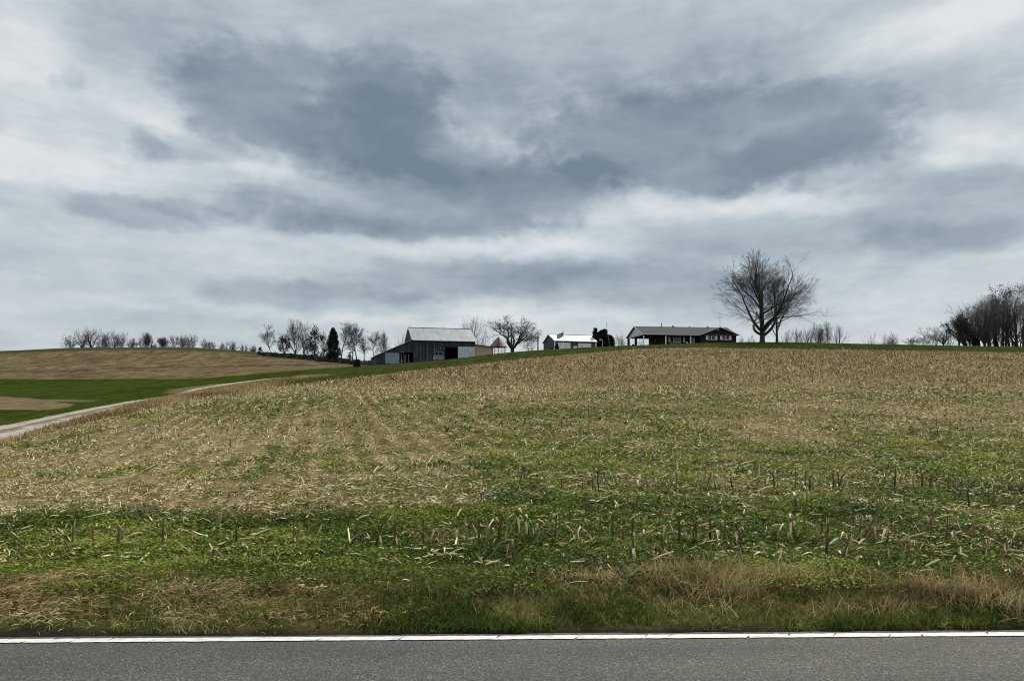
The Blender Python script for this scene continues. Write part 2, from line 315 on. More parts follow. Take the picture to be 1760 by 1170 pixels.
dpt = sstep(2.2, .6, np.abs(x-np.interp(y, [80, 90, 100, 108], [-36.5, -40.2, -42.6, -42.5]))+(n1-.5)*2)*(y > 80)*(y < 110)
patch = np.maximum(patch, dpt*.8)
patch = np.maximum(patch, sstep(1.2, .8, np.abs((v-688.5)/2.2)+(n1-.5))*sstep(190, 100, u)*(u > -100)*(v > 670))[..., None]
oth = lawnc*(1-patch)+C(.155, .122, .075)*(.6+.8*n4[..., None])*patch
verge = np.exp(-((v-fieldtop(u)-1)/4.0)**2)*sstep(520, 440, u)*(y > 20)
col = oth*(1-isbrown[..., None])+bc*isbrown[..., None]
col = col*(1-isfield[..., None])+near*isfield[..., None]
col = col*(1-.6*verge[..., None])+C(.17, .105, .05)*.6*verge[..., None]
s = y-road_edge(x); dirt = sstep(.34, .06, s+(n4-.5)*.25)[..., None]
vg = (sstep(1.9, 1.3, s+(n1-.5)*.8)*(s < 3))[..., None]
col = col*(1-vg)+(C(.045, .058, .014)*(1-n4[..., None])*1.5+C(.13, .095, .045)*n4[..., None])*vg
col = col*(1-dirt)+C(.028, .022, .017)*dirt
nr, nc = XX.shape
idx = np.arange(nr*nc).reshape(nr, nc)
Fq = np.stack([idx[:-1, :-1], idx[:-1, 1:], idx[1:, 1:], idx[1:, :-1]], -1).reshape(-1, 4)
me = np_mesh('ground', np.stack([XX, YY, ZZ], -1).reshape(-1, 3), [Fq], cols={'Col': col.reshape(-1, 3)}, smooth=True)
tag(link('ground', me, M['ground']), kind='structure')
# land on the camera's side of the road
gx, gy = np.meshgrid(np.linspace(-2500, 2500, 40), np.concatenate([np.linspace(-2500, -8, 30), np.linspace(-7, 5.02, 8)]))
me = np_mesh('ground', np.stack([gx, gy, np.full_like(gx, -.11)], -1).reshape(-1, 3), [np.stack([np.arange(gx.size).reshape(gx.shape)[a, b] for a, b in ((slice(None, -1), slice(None, -1)), (slice(None, -1), slice(1, None)), (slice(1, None), slice(1, None)), (slice(1, None), slice(None, -1)))], -1).reshape(-1, 4)],
    cols={'Col': np.tile([.04, .055, .018], (gx.size, 1))})
tag(link('roadside_ground', me, M['ground']), kind='structure')
def strip_mesh(name, stations, thick=None):
    """stations: (n, k, 3) grid"""
    n, k, _ = stations.shape; I = np.arange(n*k).reshape(n, k)
    return np_mesh(name, stations.reshape(-1, 3), [np.stack([I[:-1, :-1], I[1:, :-1], I[1:, 1:], I[:-1, 1:]], -1).reshape(-1, 4)], smooth=True)
# road: slab with a ragged edge and a fall to the verge
xs = np.concatenate([np.linspace(-600, -12, 60)[:-1], np.arange(-12, 12, .03), np.linspace(12, 600, 60)])
edge = road_edge(xs)+.055+(fbm(xs*4, xs*0, 12, 4)-.5)*.05
prof = np.stack([np.stack([xs, edge+.015, np.full_like(xs, -.09)], -1), np.stack([xs, edge, np.full_like(xs, -.004)], -1), np.stack([xs, road_edge(xs)-.3, np.full_like(xs, .0)], -1),
    np.stack([xs, road_edge(xs)-3.0, np.full_like(xs, .05)], -1), np.stack([xs, road_edge(xs)-6.6, np.full_like(xs, 0.)], -1), np.stack([xs, road_edge(xs)-6.62, np.full_like(xs, -.2)], -1)], 1)
tag(link('road', strip_mesh('road', prof), M['asphalt']), kind='structure')
# edge line: paint in broken lengths, slanting cracks between them
V = []; Q = []
xx = -60.0
while xx < 60:
    L = random.choice([.17, .24, .3, .34, .42, .5, .6, .7]) if abs(xx) < 9 else 3.0
    sk = random.uniform(.02, .07); gap = random.uniform(.002, .007)
    x0, x1 = xx, xx+L-gap
    n = max(2, int(L/.04)); b0 = len(V)
    for k in range(n+1):
        xa = x0+(x1-x0)*k/n; ye = road_edge(xa)
        V.append((xa-sk*.5, ye-.094+random.uniform(-.004, .004), .0035)); V.append((xa+sk*.5, ye-.005+random.uniform(-.004, .004), .0020))
    for k in range(n): a = b0+2*k; Q.append((a, a+2, a+3, a+1))
    xx += L
tag(link('road_edge_line', np_mesh('road_edge_line', V, [np.array(Q)]), M['line']), kind='structure')
# farm drive
DRV = np.array([(-17.3, 6.0), (-17.6, 9.5), (-18.6, 14), (-20.1, 20), (-21.9, 27), (-23.3, 33.7), (-24.5, 40), (-25.3, 44), (-26.5, 49.5), (-28, 57.5), (-29.2, 63.5), (-30.4, 69), (-32.1, 75), (-34.7, 83), (-37.2, 91), (-38.8, 99), (-39.3, 106), (-38.6, 111), (-37.2, 115), (-35.5, 117.5)])
dy = np.linspace(6.0, 117.5, 420); dx = pchip(DRV[:, 1], DRV[:, 0], dy)
tx = np.gradient(dx, dy); nrm = np.stack([1/np.sqrt(1+tx*tx), -tx/np.sqrt(1+tx*tx)], -1)
W = np.linspace(0, 1, 15); half = 2.35+.25*(fbm(dy*.15, dy*0, 44, 3)-.5)
P = np.stack([dx, dy], -1)[:, None]+nrm[:, None]*((W[None, :, None]-.5)*2*half[:, None, None])
pz = Z(P[..., 0], P[..., 1])+.06-.06*np.exp(-((W-.27)/.1)**2)-.06*np.exp(-((W-.73)/.1)**2)+.03*np.exp(-((W-.5)/.12)**2)
pz[:, 0] -= .2; pz[:, -1] -= .2
dm = strip_mesh('gravel_drive', np.concatenate([P, pz[..., None]], -1))
at = dm.attributes.new('across', 'FLOAT', 'POINT'); at.data.foreach_set('value', np.tile(W, len(dy)).astype(np.float32))
tag(link('gravel_drive', dm, M['drive']), kind='structure')
def on_drive(px, py, m=2.5): return (np.abs(px-np.interp(py, dy, dx)) < m) & (py < 118)

# ---------------------------------------------------------------- strip scatterer
def strips(P, yaw, pitch, roll, L, W, nseg=2, curl=0., prof=None, fold=0., kf=1):
    n = len(P); curl = np.broadcast_to(curl, (n,)); pos = P.copy(); out = np.empty((n, nseg+1, 2, 3), np.float32)
    prof = prof if prof is not None else [1]*(nseg+1)
    cy, sy = np.cos(yaw), np.sin(yaw); cr, sr = np.cos(roll), np.sin(roll)
    for k in range(nseg+1):
        a = pitch+curl*(k/nseg)+(fold if k >= kf else 0.)
        ca, sa = np.cos(a), np.sin(a)
        side = np.stack([-sy*cr-sa*cy*sr, cy*cr-sa*sy*sr, ca*sr], -1)*(W*prof[k]*.5)[:, None]
        out[:, k, 0] = pos-side; out[:, k, 1] = pos+side
        if k < nseg: pos = pos+np.stack([cy*ca, sy*ca, sa], -1)*(L/nseg)[:, None]
    base = (np.arange(n)*(nseg+1)*2)[:, None]
    q = np.concatenate([base+np.array([[2*k, 2*k+2, 2*k+3, 2*k+1]]) for k in range(nseg)], 0)
    return out.reshape(-1, 3), q
class Bag:
    def __init__(s): s.V = []; s.Q = []; s.T = []; s.n = 0
    def add(s, V, Q, tint, per):
        s.V.append(V); s.Q.append(Q+s.n); s.n += len(V); s.T.append(np.repeat(tint, per))
    def build(s, name, mat, parent=None):
        return link(name, np_mesh(name, np.concatenate(s.V), [np.concatenate(s.Q)], {'tint': np.concatenate(s.T)}), mat, parent)
def scatter(y0, y1, dens, umin=-60, umax=1820):
    if y0 < 14: umin, umax = -420, 2180
    elif y0 < 24: umin, umax = -200, 1960
    a = (umax-umin)/F/2*(y1**2-y0**2); n = int(a*dens)
    yy = np.sqrt(rng.uniform(y0*y0, y1*y1, n)); uu = rng.uniform(umin, umax, n); xx = (uu-CU)/F*yy
    zz = Z(xx, yy); vv = HV-F*(zz-EYE)/yy
    return xx, yy, zz, uu, vv
ROWDIR = np.array([-.25, 1.0]); ROWDIR /= np.linalg.norm(ROWDIR)
def rowmask(x, y, w=.5):      # 0.76 m corn rows running up the hill, curving a little
    d = x*ROWDIR[1]-y*ROWDIR[0]+.7*np.sin(y/50.)
    ph = d/.76; ph = np.abs(ph-np.round(ph))*2
    return np.clip(1-ph/w, 0, 1)

# crop residue: husks, leaves, broken stalks lying on the soil
bag = Bag()
def litter(y0, y1, dens, l0, l1, w0, w1, nseg, tall=.35):
    x, y, z, u, v = scatter(y0, y1, dens)
    g = greenness(u, v, x, y); s = y-road_edge(x)
    keep = (v > fieldtop(u)+1) & (s > .85) & ~on_drive(x, y)
    pr = (.26+.74*(1-g))*np.where(y > 14.5, .10+1.1*np.where(rng.uniform(0, 1, len(x)) < .8*sstep(1150, 750, u)*sstep(75, 45, y), rowmask(x, y, .62), .42), 1)
    cl = fbm(x*1.3, y*.9, 71, 3); pr = pr*np.clip(.1+3.0*(cl-.28), .07, 1.5)
    pr = pr*np.where(v < 665, .6, 1)*np.where(s < 1.7, .45, 1)
    keep &= rng.uniform(0, 1, len(x)) < pr
    x, y, z, v, g, cl = (a[keep] for a in (x, y, z, v, g, cl)); n = len(x)
    L = rng.uniform(l0, l1, n)*rng.choice([.4, .7, .7, 1, 1.4], n); W = rng.uniform(w0, w1, n)
    up = rng.uniform(0, 1, n) < tall
    pitch = np.where(up, rng.uniform(.25, 1.3, n), rng.uniform(-.05, .3, n)); curl = rng.uniform(-.5, .3, n)
    fold = np.where(up, rng.uniform(-2.4, -.8, n)*(rng.uniform(0, 1, n) < .6), rng.uniform(-.6, .2, n))
    yaw = np.where(rng.uniform(0, 1, n) < .45, rng.choice([0, math.pi], n)+rng.normal(0, .5, n), rng.uniform(0, 6.283, n))
    al = (y > 14) & (rng.uniform(0, 1, n) < .35); yaw = np.where(al, math.atan2(1, -.25)+rng.normal(0, .4, n), yaw)
    P = np.stack([x, y, z+rng.uniform(.004, .06, n)], -1)
    V, Q = strips(P, yaw, pitch, rng.uniform(-1.0, 1.0, n), L, W, nseg, curl, [.7, 1, .35] if nseg == 2 else ([.6, 1, .9, .25] if nseg == 3 else [1, .5]), fold, 1)
    t = np.clip(rng.beta(1.7, 1.6, n)+(rng.uniform(0, 1, n) < .10)*.35-.08*(v < 665), 0, 1)
    bag.add(V, Q, t, (nseg+1)*2)
litter(6.0, 11, 480, .04, .18, .007, .023, 3, .28)
litter(11, 20, 480, .05, .17, .008, .022, 3, .25)
litter(20, 38, 190, .07, .22, .013, .034, 2, .28)
litter(38, 70, 58, .12, .34, .028, .062, 2, .4)
litter(70, 141, 8, .3, .6, .06, .12, 1, .5)
o = bag.build('crop_residue', M['litter']); tag(o, 'dry straw coloured corn leaves and husks strewn over the field', 'crop residue', kind='stuff')
# low green weeds
bag = Bag()
def weeds(y0, y1, dens, size, thr):
    x, y, z, u, v = scatter(y0, y1, dens)
    g = greenness(u, v, x, y); s = y-road_edge(x)
    cl = fbm(x*2.6, y*2.0, 81, 3); fine = fbm(x*.8, y*.6, 82, 3)
    keep = (v > fieldtop(u)+1) & (s > .70) & ~on_drive(x, y) & (rng.uniform(0, 1, len(x)) < np.clip((g-thr)*1.4+(cl-.5)*1.9, 0, 1))
    x, y, z, cl, fine = (a[keep] for a in (x, y, z, cl, fine)); n = len(x)
    h = np.clip((cl-.3)*.22, 0, .10)*rng.uniform(0, 1, n)
    P = np.stack([x, y, z+h+.004], -1)
    V, Q = strips(P, rng.uniform(0, 6.283, n), rng.uniform(-.1, .9, n), rng.normal(0, .5, n), rng.uniform(.6, 1.5, n)*size, rng.uniform(.5, 1.0, n)*size, 2, rng.uniform(-1.2, .2, n), [.35, 1, .3])
    bag.add(V, Q, np.clip(.36+.9*(fine-.5)+2.4*h+.10*(y > 14)+rng.normal(0, .19, n), 0, 1), 6)
weeds(6.0, 9, 2300, .025, .12); weeds(9, 14, 1300, .031, .12); weeds(14, 24, 330, .06, .2); weeds(24, 45, 70, .11, .25)
o = bag.build('green_weeds', M['weed']); tag(o, 'low green weeds growing between the corn stubble', 'weeds', kind='stuff')
# standing stubble of the upper field
bag = Bag()
def stubs(y0, y1, dens, w, vlim, frac):
    x, y, z, u, v = scatter(y0, y1, dens)
    m = rowmask(x, y, .55); cl = fbm(x*.12, y*.10, 55, 3)
    pr = np.where(v < 655+(cl-.5)*30, 1.0, frac)*m*np.clip(.25+2*(cl-.2), .2, 1)
    keep = (v > fieldtop(u)+.5) & ~on_drive(x, y) & (rng.uniform(0, 1, len(x)) < pr) & (v < vlim)
    x, y, z, cl, v = (a[keep] for a in (x, y, z, cl, v)); n = len(x)
    P = np.stack([x, y, z-.03], -1)
    V, Q = strips(P, rng.uniform(0, 6.283, n), rng.uniform(1.0, 1.57, n), rng.uniform(0, 6.28, n), rng.uniform(.13, .36, n), rng.uniform(.7, 1.5, n)*w, 1, 0., [1, .8])
    bag.add(V, Q, np.clip(rng.beta(2, 2, n)*.9+(cl-.5)*.5+.02, 0, 1), 4)
stubs(20, 45, 10, .03, 900, .18); stubs(45, 80, 14, .04, 900, .3); stubs(80, 141, 9, .07, 900, .6)
o = bag.build('corn_stubble', M['stubble']); tag(o, 'brown standing corn stubble covering the upper field', 'stubble', kind='stuff')
# verge grass
def blades(bag, x, y, h, w, lean, tint, nseg=3):
    n = len(x); P = np.stack([x, y, Z(x, y)-.01], -1)
    V, Q = strips(P, rng.uniform(0, 6.283, n), rng.uniform(1.57-lean, 1.57, n), rng.uniform(-1.5, 1.5, n), h, w, nseg, -rng.uniform(.1, 1.6, n), [1, .9, .6, .08] if nseg == 3 else [1, .7, .1])
    bag.add(V, Q, tint, (nseg+1)*2)
bg = Bag(); bd = Bag()
n = 182000; x = rng.uniform(-7, 7, n); s = rng.uniform(.09, 1.75, n); y = road_edge(x)+s
cl = fbm(x*1.5, y*2.5, 91, 3); cl2 = fbm(x*.5+3, y*.9, 92, 2); cl3 = fbm(x*4, y*6, 93, 2)
wl = sstep(-.6, -2.0, x)
pg = np.clip(.95-.6*np.abs(s-.26)/.3, .3, 1)*np.clip(.2+2.4*(cl-.3), .10, 1)*np.clip(1-wl*(1.25-2.2*(cl-.3)), .12, 1)*np.where(s > .8, .45, 1)
k = rng.uniform(0, 1, n) < pg
xk, yk, sk = x[k], y[k], s[k]
blades(bg, xk, yk, rng.uniform(.045, .125, len(xk))*(.5+1.0*cl[k])*np.where(sk > .7, .75, 1)*np.clip(sk/.16, .35, 1), rng.uniform(.005, .011, len(xk)), .9, np.clip(.42+1.1*(cl2[k]-.5)+.6*(cl3[k]-.5)+rng.normal(0, .2, len(xk)), 0, 1))
tag(bg.build('verge_grass', M['grass']), 'short dark green grass along the road edge', 'grass', kind='stuff')
n = 220000; x = rng.uniform(-7, 7, n); s = rng.uniform(.2, 1.9, n); y = road_edge(x)+s
cl = fbm(x*1.1, y*1.6, 95, 3); cl3 = fbm(x*3, y*5, 96, 2); wr = sstep(.8, 1.5, x); wl = sstep(-.4, -1.8, x)
ctr = .85+.15*np.sin(x*1.3)-.15*wl
den = np.clip(np.exp(-((s-ctr)/(.33+.12*wl))**2)*(.55+.45*wr+.4*wl), 0, 1)*np.clip((cl-.30)*3.4, .30, 1)*np.clip(.3+1.6*(cl3-.25), .2, 1)
k = rng.uniform(0, 1, n) < den*.75
xk, yk = x[k], y[k]; tall = (.07+.075*wr[k]*cl[k]*1.6); fl_ = wl[k] > rng.uniform(0, 1, len(xk))
n = len(xk); P = np.stack([xk, yk, Z(xk, yk)+np.where(fl_, rng.uniform(0, .07, n), -.01)], -1)
V, Q = strips(P, rng.uniform(0, 6.283, n), np.where(fl_, rng.uniform(-.2, .6, n), rng.uniform(.5, 1.57, n)), rng.uniform(-1.5, 1.5, n), rng.uniform(.6, 1.5, n)*tall, rng.uniform(.004, .010, n), 3, -rng.uniform(.1, 1.4, n), [1, .9, .6, .08])
bd.add(V, Q, np.clip(.52+.6*(cl[k]-.5)+.9*(cl3[k]-.5)+rng.normal(0, .22, n), 0, 1), 8)
# dead grass on the bank between field and drive
n = 70000; yk = 26+(118-26)*rng.uniform(0, 1, n)**.8; xk = np.interp(yk, dy, dx)+2.1+np.abs(rng.normal(0, 1.0, n))*np.interp(yk, [26, 50, 70, 118], [.5, 1., 2.0, 2.4])
k = rng.uniform(0, 1, n) < np.interp(yk, [26, 40, 55, 100, 118], [.12, .3, 1, .9, .3]); xk, yk = xk[k], yk[k]
blades(bd, xk, yk, rng.uniform(.2, .55, len(xk))*np.interp(yk, [26, 55, 66, 80, 118], [.5, 1, 1.5, 1., .8]), rng.uniform(.025, .055, len(xk)), .8, np.clip(.66+.9*(fbm(xk*.4, yk*.2, 97, 3)-.5)+rng.normal(0, .22, len(xk)), 0, 1), 2)
tag(bd.build('dead_grass', M['drygrass']), 'matted brown dead grass on the verge and beside the drive', 'grass', kind='stuff')

# ---------------------------------------------------------------- cut corn stalks of the nearest rows
def tube(pts, rad, sides=6, cap=True):
    pts = np.asarray(pts, float); n = len(pts); V = []; Q = []
    for i in range(n):
        t = pts[min(i+1, n-1)]-pts[max(i-1, 0)]; t /= np.linalg.norm(t)+1e-9
        a = np.cross(t, [1, 0, 0] if abs(t[0]) < .8 else [0, 1, 0]); a /= np.linalg.norm(a); b = np.cross(t, a)
        for k in range(sides):
            th = 6.28318*k/sides; V.append(pts[i]+rad[i]*(math.cos(th)*a+math.sin(th)*b))
    for i in range(n-1):
        for k in range(sides): k2 = (k+1) % sides; Q.append((i*sides+k, i*sides+k2, (i+1)*sides+k2, (i+1)*sides+k))
    return V, Q
def stalk_variant(kind, i):
    r = random.Random(100+i*7+len(kind)*31)
    h = r.uniform(.17, .31); r0 = r.uniform(.009, .0135)
    if kind == 'short': h = r.uniform(.12, .2)
    lean = {'upright': r.uniform(-.06, .06), 'leaning': r.choice([-1, 1])*r.uniform(.25, .55), 'snapped': r.uniform(-.1, .1), 'short': r.uniform(-.2, .2)}[kind]
    pts = [np.array([0, 0, -.05])]; rad = [r0*1.25]; hh = h*(.6 if kind == 'snapped' else 1); ns = 6
    for k in range(1, ns+1):
        f = k/ns; pts.append(np.array([lean*hh*f, r.uniform(-.006, .006)+lean*.2*hh*f, hh*f])); rad.append(r0*(1.05-.2*f)*(1.22 if k in (2, 4) else 1))
    V, Q = tube(pts, rad, 7); V = [np.array(v) for v in V]
    for k in range(7): V[-1-k][2] += r.uniform(-.02, .022)
    if kind == 'snapped':
        d = r.choice([-1, 1]); p0 = pts[-1]+np.array([0, 0, -.01])
        L = r.uniform(.12, .26); p = [p0, p0+np.array([d*.03, -.01, .012]), p0+np.array([d*L*.5, -.03, -.02]), p0+np.array([d*L, -.05, -r.uniform(.06, .2)])]
        v2, q2 = tube(p, [r0*.9, r0*.95, r0*.85, r0*.8], 7); b = len(V); V += [np.array(a) for a in v2]; Q += [tuple(a+b for a in q) for q in q2]
    t = r.choice([.04, .12, .22, .35, .5, .65]) if kind != 'snapped' else r.uniform(.25, .65)
    T = [np.clip(t+.9*max(0, v[2])*r.uniform(.3, 1)+r.uniform(-.12, .12), 0, 1) for v in V]
    me = np_mesh('corn_stalk', np.array(V), [np.array(Q)], {'tint': np.array(T)}, smooth=True); me.materials.append(M['stubble'])
    # dry leaf sheaths hanging off the nodes, creased
    nl = r.choice([1, 2, 2, 3]); lms = []
    for j in range(nl):
        f = r.uniform(.3, .98); p = pts[1]+(pts[-1]-pts[1])*f; q = r.uniform(.7, 1.45); L = r.uniform(.08, .24)
        hang = r.random() < .45
        if hang: q = -r.uniform(1.0, 1.5); L *= .8
        V2, Q2 = strips(np.array([p]), np.array([r.uniform(0, 6.28)]), np.array([q]), np.array([r.uniform(-.6, .6)]), np.array([L]), np.array([r.uniform(.014, .034)]), 5, np.array([-r.uniform(.1, .7)]), [.8, 1, 1, .9, .6, .15], 0. if hang else -r.uniform(1.3, 2.6), r.choice([1, 2, 2, 3]))
        lm = np_mesh('dry_leaf', V2, [Q2], {'tint': np.full(len(V2), r.uniform(.35, .95))}); lm.materials.append(M['litter']); lms.append(lm)
    return me, lms
KINDS = ['upright', 'leaning', 'snapped', 'short']
VAR = {k: [stalk_variant(k, i) for i in range(7)] for k in KINDS}
TXT = {'upright': 'upright cut corn stalk', 'leaning': 'tilted cut corn stalk', 'snapped': 'corn stalk snapped over', 'short': 'short cut corn stump'}
ROWS = []   # row name, list of x, y function
def place_row(y_at, xs, rowtxt, weights, jit=.05):
    for xa in xs:
        xj = xa+random.uniform(-.05, .05); yj = y_at+.0215*xj+random.uniform(-jit, jit)
        kind = random.choices(KINDS, weights)[0]; me, lm = random.choice(VAR[kind])
        o = bpy.data.objects.new('corn_stalk', me); COL.objects.link(o)
        o.location = (xj, yj, zs(xj, yj)); o.rotation_euler = (0, 0, random.uniform(-.7, .7)+random.choice([0, math.pi])); sc = random.uniform(.8, 1.2); o.scale = (sc, sc, sc*random.uniform(.85, 1.15))
        uu = CU+F*xj/yj
        pos = 'below the dark cedar' if uu < 620 else 'below the grey barn' if uu < 840 else 'below the grey garage' if uu < 1050 else 'below the ranch house' if uu < 1270 else 'below the tall tree' if uu < 1450 else 'towards the right woods'
        tag(o, f'{TXT[kind]}, {rowtxt}, {pos}', 'corn stalk', 'cut corn stalks standing in rows')
        for l in lm: c = bpy.data.objects.new('dry_leaf', l); COL.objects.link(c); c.parent = o
def spaced(a, b, d, drop):
    x = a; out = []
    while x < b:
        if random.random() > drop(x): out.append(x)
        x += d*random.uniform(.75, 1.3)
    return out
place_row(8.15, spaced(-8, -1.3, .26, lambda x: .45), 'second row from road', [5, 2, 3, 1])
place_row(8.15, spaced(-1.3, 8, .115, lambda x: .12), 'second row from road', [7, 2, 3, 1])
place_row(7.35, spaced(-7, .0, .30, lambda x: .6), 'row nearest the road', [1, 2, 4, 3])
place_row(7.35, spaced(.0, 7, .17, lambda x: .35), 'row nearest the road', [2, 3, 4, 3])
place_row(12.2, spaced(-.2, 8.6, .13, lambda x: .25), 'third row from road', [6, 3, 3, 1], .09)
place_row(10.4, spaced(2.5, 7.5, .32, lambda x: .55), 'sparse row behind second row', [4, 3, 3, 2], .2)
place_row(14.0, spaced(5, 10, .22, lambda x: .4), 'fourth row from road', [5, 3, 2, 2], .12)
# loose stalk pieces lying about join the residue as one mesh
bag = Bag(); Vs = []; Qs = []; Ts = []; nb = 0
x, y, z, u, v = scatter(6.9, 30, 1.8); k = (y-road_edge(x) > 1.2) & (v > fieldtop(u)+2); x, y, z = x[k], y[k], z[k]
for a, b, c in zip(x, y, z):
    L = random.choice([.1, .14, .18, .24, .34]); th = random.gauss(0, .7) if random.random() < .6 else random.uniform(0, 3.14); p = random.uniform(-.02, .45); d = np.array([math.cos(th)*math.cos(p), math.sin(th)*math.cos(p), math.sin(p)]); p0 = np.array([a, b, c+.02])
    V, Q = tube([p0, p0+d*L*.5+np.array([0, 0, .008]), p0+d*L], [.010, .011, .009], 6); Vs += V; Qs += [tuple(i+nb for i in q) for q in Q]; nb += len(V); Ts += [random.betavariate(3, 1.6)]*len(V)
tag(link('fallen_stalks', np_mesh('fallen_stalks', np.array(Vs), [np.array(Qs)], {'tint': np.array(Ts)}, smooth=True), M['litter']), 'pale broken corn stalks lying loose among the weeds', 'crop residue', kind='stuff')

# ---------------------------------------------------------------- building kit
class MB:
    def __init__(s): s.V = []; s.F = []
    def poly(s, pts):
        b = len(s.V); s.V += [tuple(p) for p in pts]; s.F.append(tuple(range(b, b+len(pts)))); return s
    def box(s, x0, x1, y0, y1, z0, z1):
        b = len(s.V); s.V += [(x, y, z) for z in (z0, z1) for y in (y0, y1) for x in (x0, x1)]
        for f in ((0, 2, 3, 1), (4, 5, 7, 6), (0, 1, 5, 4), (2, 6, 7, 3), (0, 4, 6, 2), (1, 3, 7, 5)): s.F.append(tuple(b+i for i in f))
        return s
    def prism(s, poly, axis, a0, a1):
        """extrude a 2D polygon: axis 'y' takes (x,z); axis 'x' takes (y,z)"""
        b = len(s.V); n = len(poly)
        for a in (a0, a1):
            for p, q in poly: s.V.append((p, a, q) if axis == 'y' else (a, p, q))
        s.F.append(tuple(b+i for i in range(n))); s.F.append(tuple(b+n+i for i in reversed(range(n))))
        for i in range(n): j = (i+1) % n; s.F.append((b+i, b+n+i, b+n+j, b+j))
        return s
    def cyl(s, p, q, r0, r1=None, sides=8):
        V, Q = tube([p, q], [r0, r0 if r1 is None else r1], sides); b = len(s.V); s.V += [tuple(v) for v in V]; s.F += [tuple(i+b for i in f) for f in Q]
        s.F.append(tuple(b+i for i in reversed(range(sides)))); s.F.append(tuple(b+sides+i for i in range(sides))); return s
    def build(s, name, mat, parent=None):
        me = bpy.data.meshes.new(name); me.from_pydata(s.V, [], s.F)
        import bmesh
        bm = bmesh.new(); bm.from_mesh(me); bmesh.ops.recalc_face_normals(bm, faces=bm.faces); bm.to_mesh(me); bm.free()
        return link(name, me, mat, parent)
class Frame:
    """a building's own axes: x along its front, y into it, z up"""
    def __init__(s, u, y, rot, z0): s.x0 = X_of(u, y); s.y0 = y; s.c = math.cos(R(rot)); s.s = math.sin(R(rot)); s.z0 = z0; s.rot = R(rot)
    def X(s, u, d=0.):
        t = (u-CU)/F; return (t*(s.y0+d*s.c)-(s.x0-d*s.s))/(s.c-t*s.s)
    def H(s, v, X, d=0.):
        return EYE+(HV-v)*(s.y0+X*s.s+d*s.c)/F-s.z0
    def root(s, name): return empty(name, (s.x0, s.y0, s.z0), s.rot)
    def W(s, X, Y): return s.x0+X*s.c-Y*s.s, s.y0+X*s.s+Y*s.c

# ---------------------------------------------------------------- barn
fr = Frame(710, 150, 16, 9.5); D = 11.0
bR = fr.X(816.3); hE = 4.45; hR = 7.35; bL = fr.X(646.5); zl = fr.H(611, bL)
barn = fr.root('barn'); tag(barn, 'old weathered dark board barn with grey metal roof and left lean-to', 'barn')
# front wall pieces around the openings (dark doorway, dark stall gap)
dX0, dX1 = fr.X(765.2), fr.X(787); dT = fr.H(596.5, dX0); gX0, gX1 = fr.X(688.5), fr.X(711); gT = fr.H(605, gX0)
def leanz(X): return zl+(hE-zl)*(X-bL)/(0-bL)
mb = MB(); t = .14
mb.prism([(bL, -1.4), (gX0, -1.4), (gX0, leanz(gX0)), (bL, leanz(bL))], 'y', 0, t)
mb.prism([(gX0, gT), (0, gT), (0, hE), (gX0, leanz(gX0))], 'y', 0, t)
mb.box(0, dX0, 0, t, -1.2, hE); mb.box(dX0, dX1, 0, t, dT, hE); mb.box(dX1, bR, 0, t, -1., hE)
mb.prism([(t, -1.2), (D, -1.2), (D, hE), (D/2, hR-.05), (t, hE)], 'x', bR-t, bR)
mb.prism([(t, hE-2.), (D, hE-2.), (D, hE), (D/2, hR-.05), (t, hE)], 'x', 0, t)
mb.box(bL, bR-t, D-t, D, -1.4, zl+.2); mb.box(bL, bL+t, t, D-t, -1.4, zl)
mb.prism([(bL+t, zl+.2), (0, zl+.2), (0, hE)], 'y', D-t, D); mb.box(0, bR-t, D-t, D, zl+.2, hE)
mb.build('wall', M['barn'], barn)
mb = MB(); mb.box(dX0-1.5, dX1+1.5, 4.0, 4.1, -1, 4); mb.build('shade_backing', M['dark'], barn); mb = MB(); mb.box(gX0-1, gX1+1, 2.8, 2.9, -1.2, 3); mb.build('shade_backing', M['dark'], barn)  # near-black sheets added behind both openings, standing in for the indoor shade
mb = MB(); ov = .35
sl = (hR-hE)/(D/2); ez = hE-ov*sl
mb.prism([(-ov, ez), (D/2, hR), (D+ov, ez), (D+ov, ez+.09), (D/2, hR+.1), (-ov, ez+.09)], 'x', -.3, bR+.3)
barnroof = mb.build('roof', M['barnroof'], barn)
mb = MB()
for k in range(1, 9): xa = -.3+(bR+.6)*k/9; mb.prism([(-ov-.01, ez+.09), (D/2, hR+.1), (D/2, hR+.12), (-ov-.01, ez+.11)], 'x', xa-.015, xa+.015)
mb.box(-.32, bR+.32, D/2-.12, D/2+.12, hR+.08, hR+.15)
mb.build('roof_seam', M['barnroof'], barnroof)
mb = MB(); mb.cyl((.35, D/2, hR+.1), (.35, D/2, hR+1.5), .025, .012); mb.build('lightning_rod', M['black'], barnroof)
mb = MB(); lo = .3
mb.prism([(bL-lo, leanz(bL-lo)), (-.02, leanz(-.02)), (-.02, leanz(-.02)+.1), (bL-lo, leanz(bL-lo)+.1)], 'y', -.3, D+.2); mb.build('lean_to_roof', M['barnroof'], barn)
mb = MB(); mb.box(dX1, bR-.06, -.075, -.01, fr.H(617, dX1), fr.H(595.8, bR)); d1 = mb.build('sliding_door', M['barndoor'], barn); d1['label'] = 'whitewashed sliding door beside the dark doorway'
mb = MB(); mb.box(dX0-.6, bR, -.14, -.08, fr.H(595.5, bR)+.02, fr.H(595.5, bR)+.12); mb.build('door_rail', M['black'], d1)
mb = MB(); a, b = fr.X(661.8), fr.X(686); mb.box(a, b, -.075, -.01, fr.H(624.5, a), fr.H(606.2, a)); d2 = mb.build('stall_door', M['bluedoor'], barn); d2['label'] = 'pale blue grey door in the lean-to'
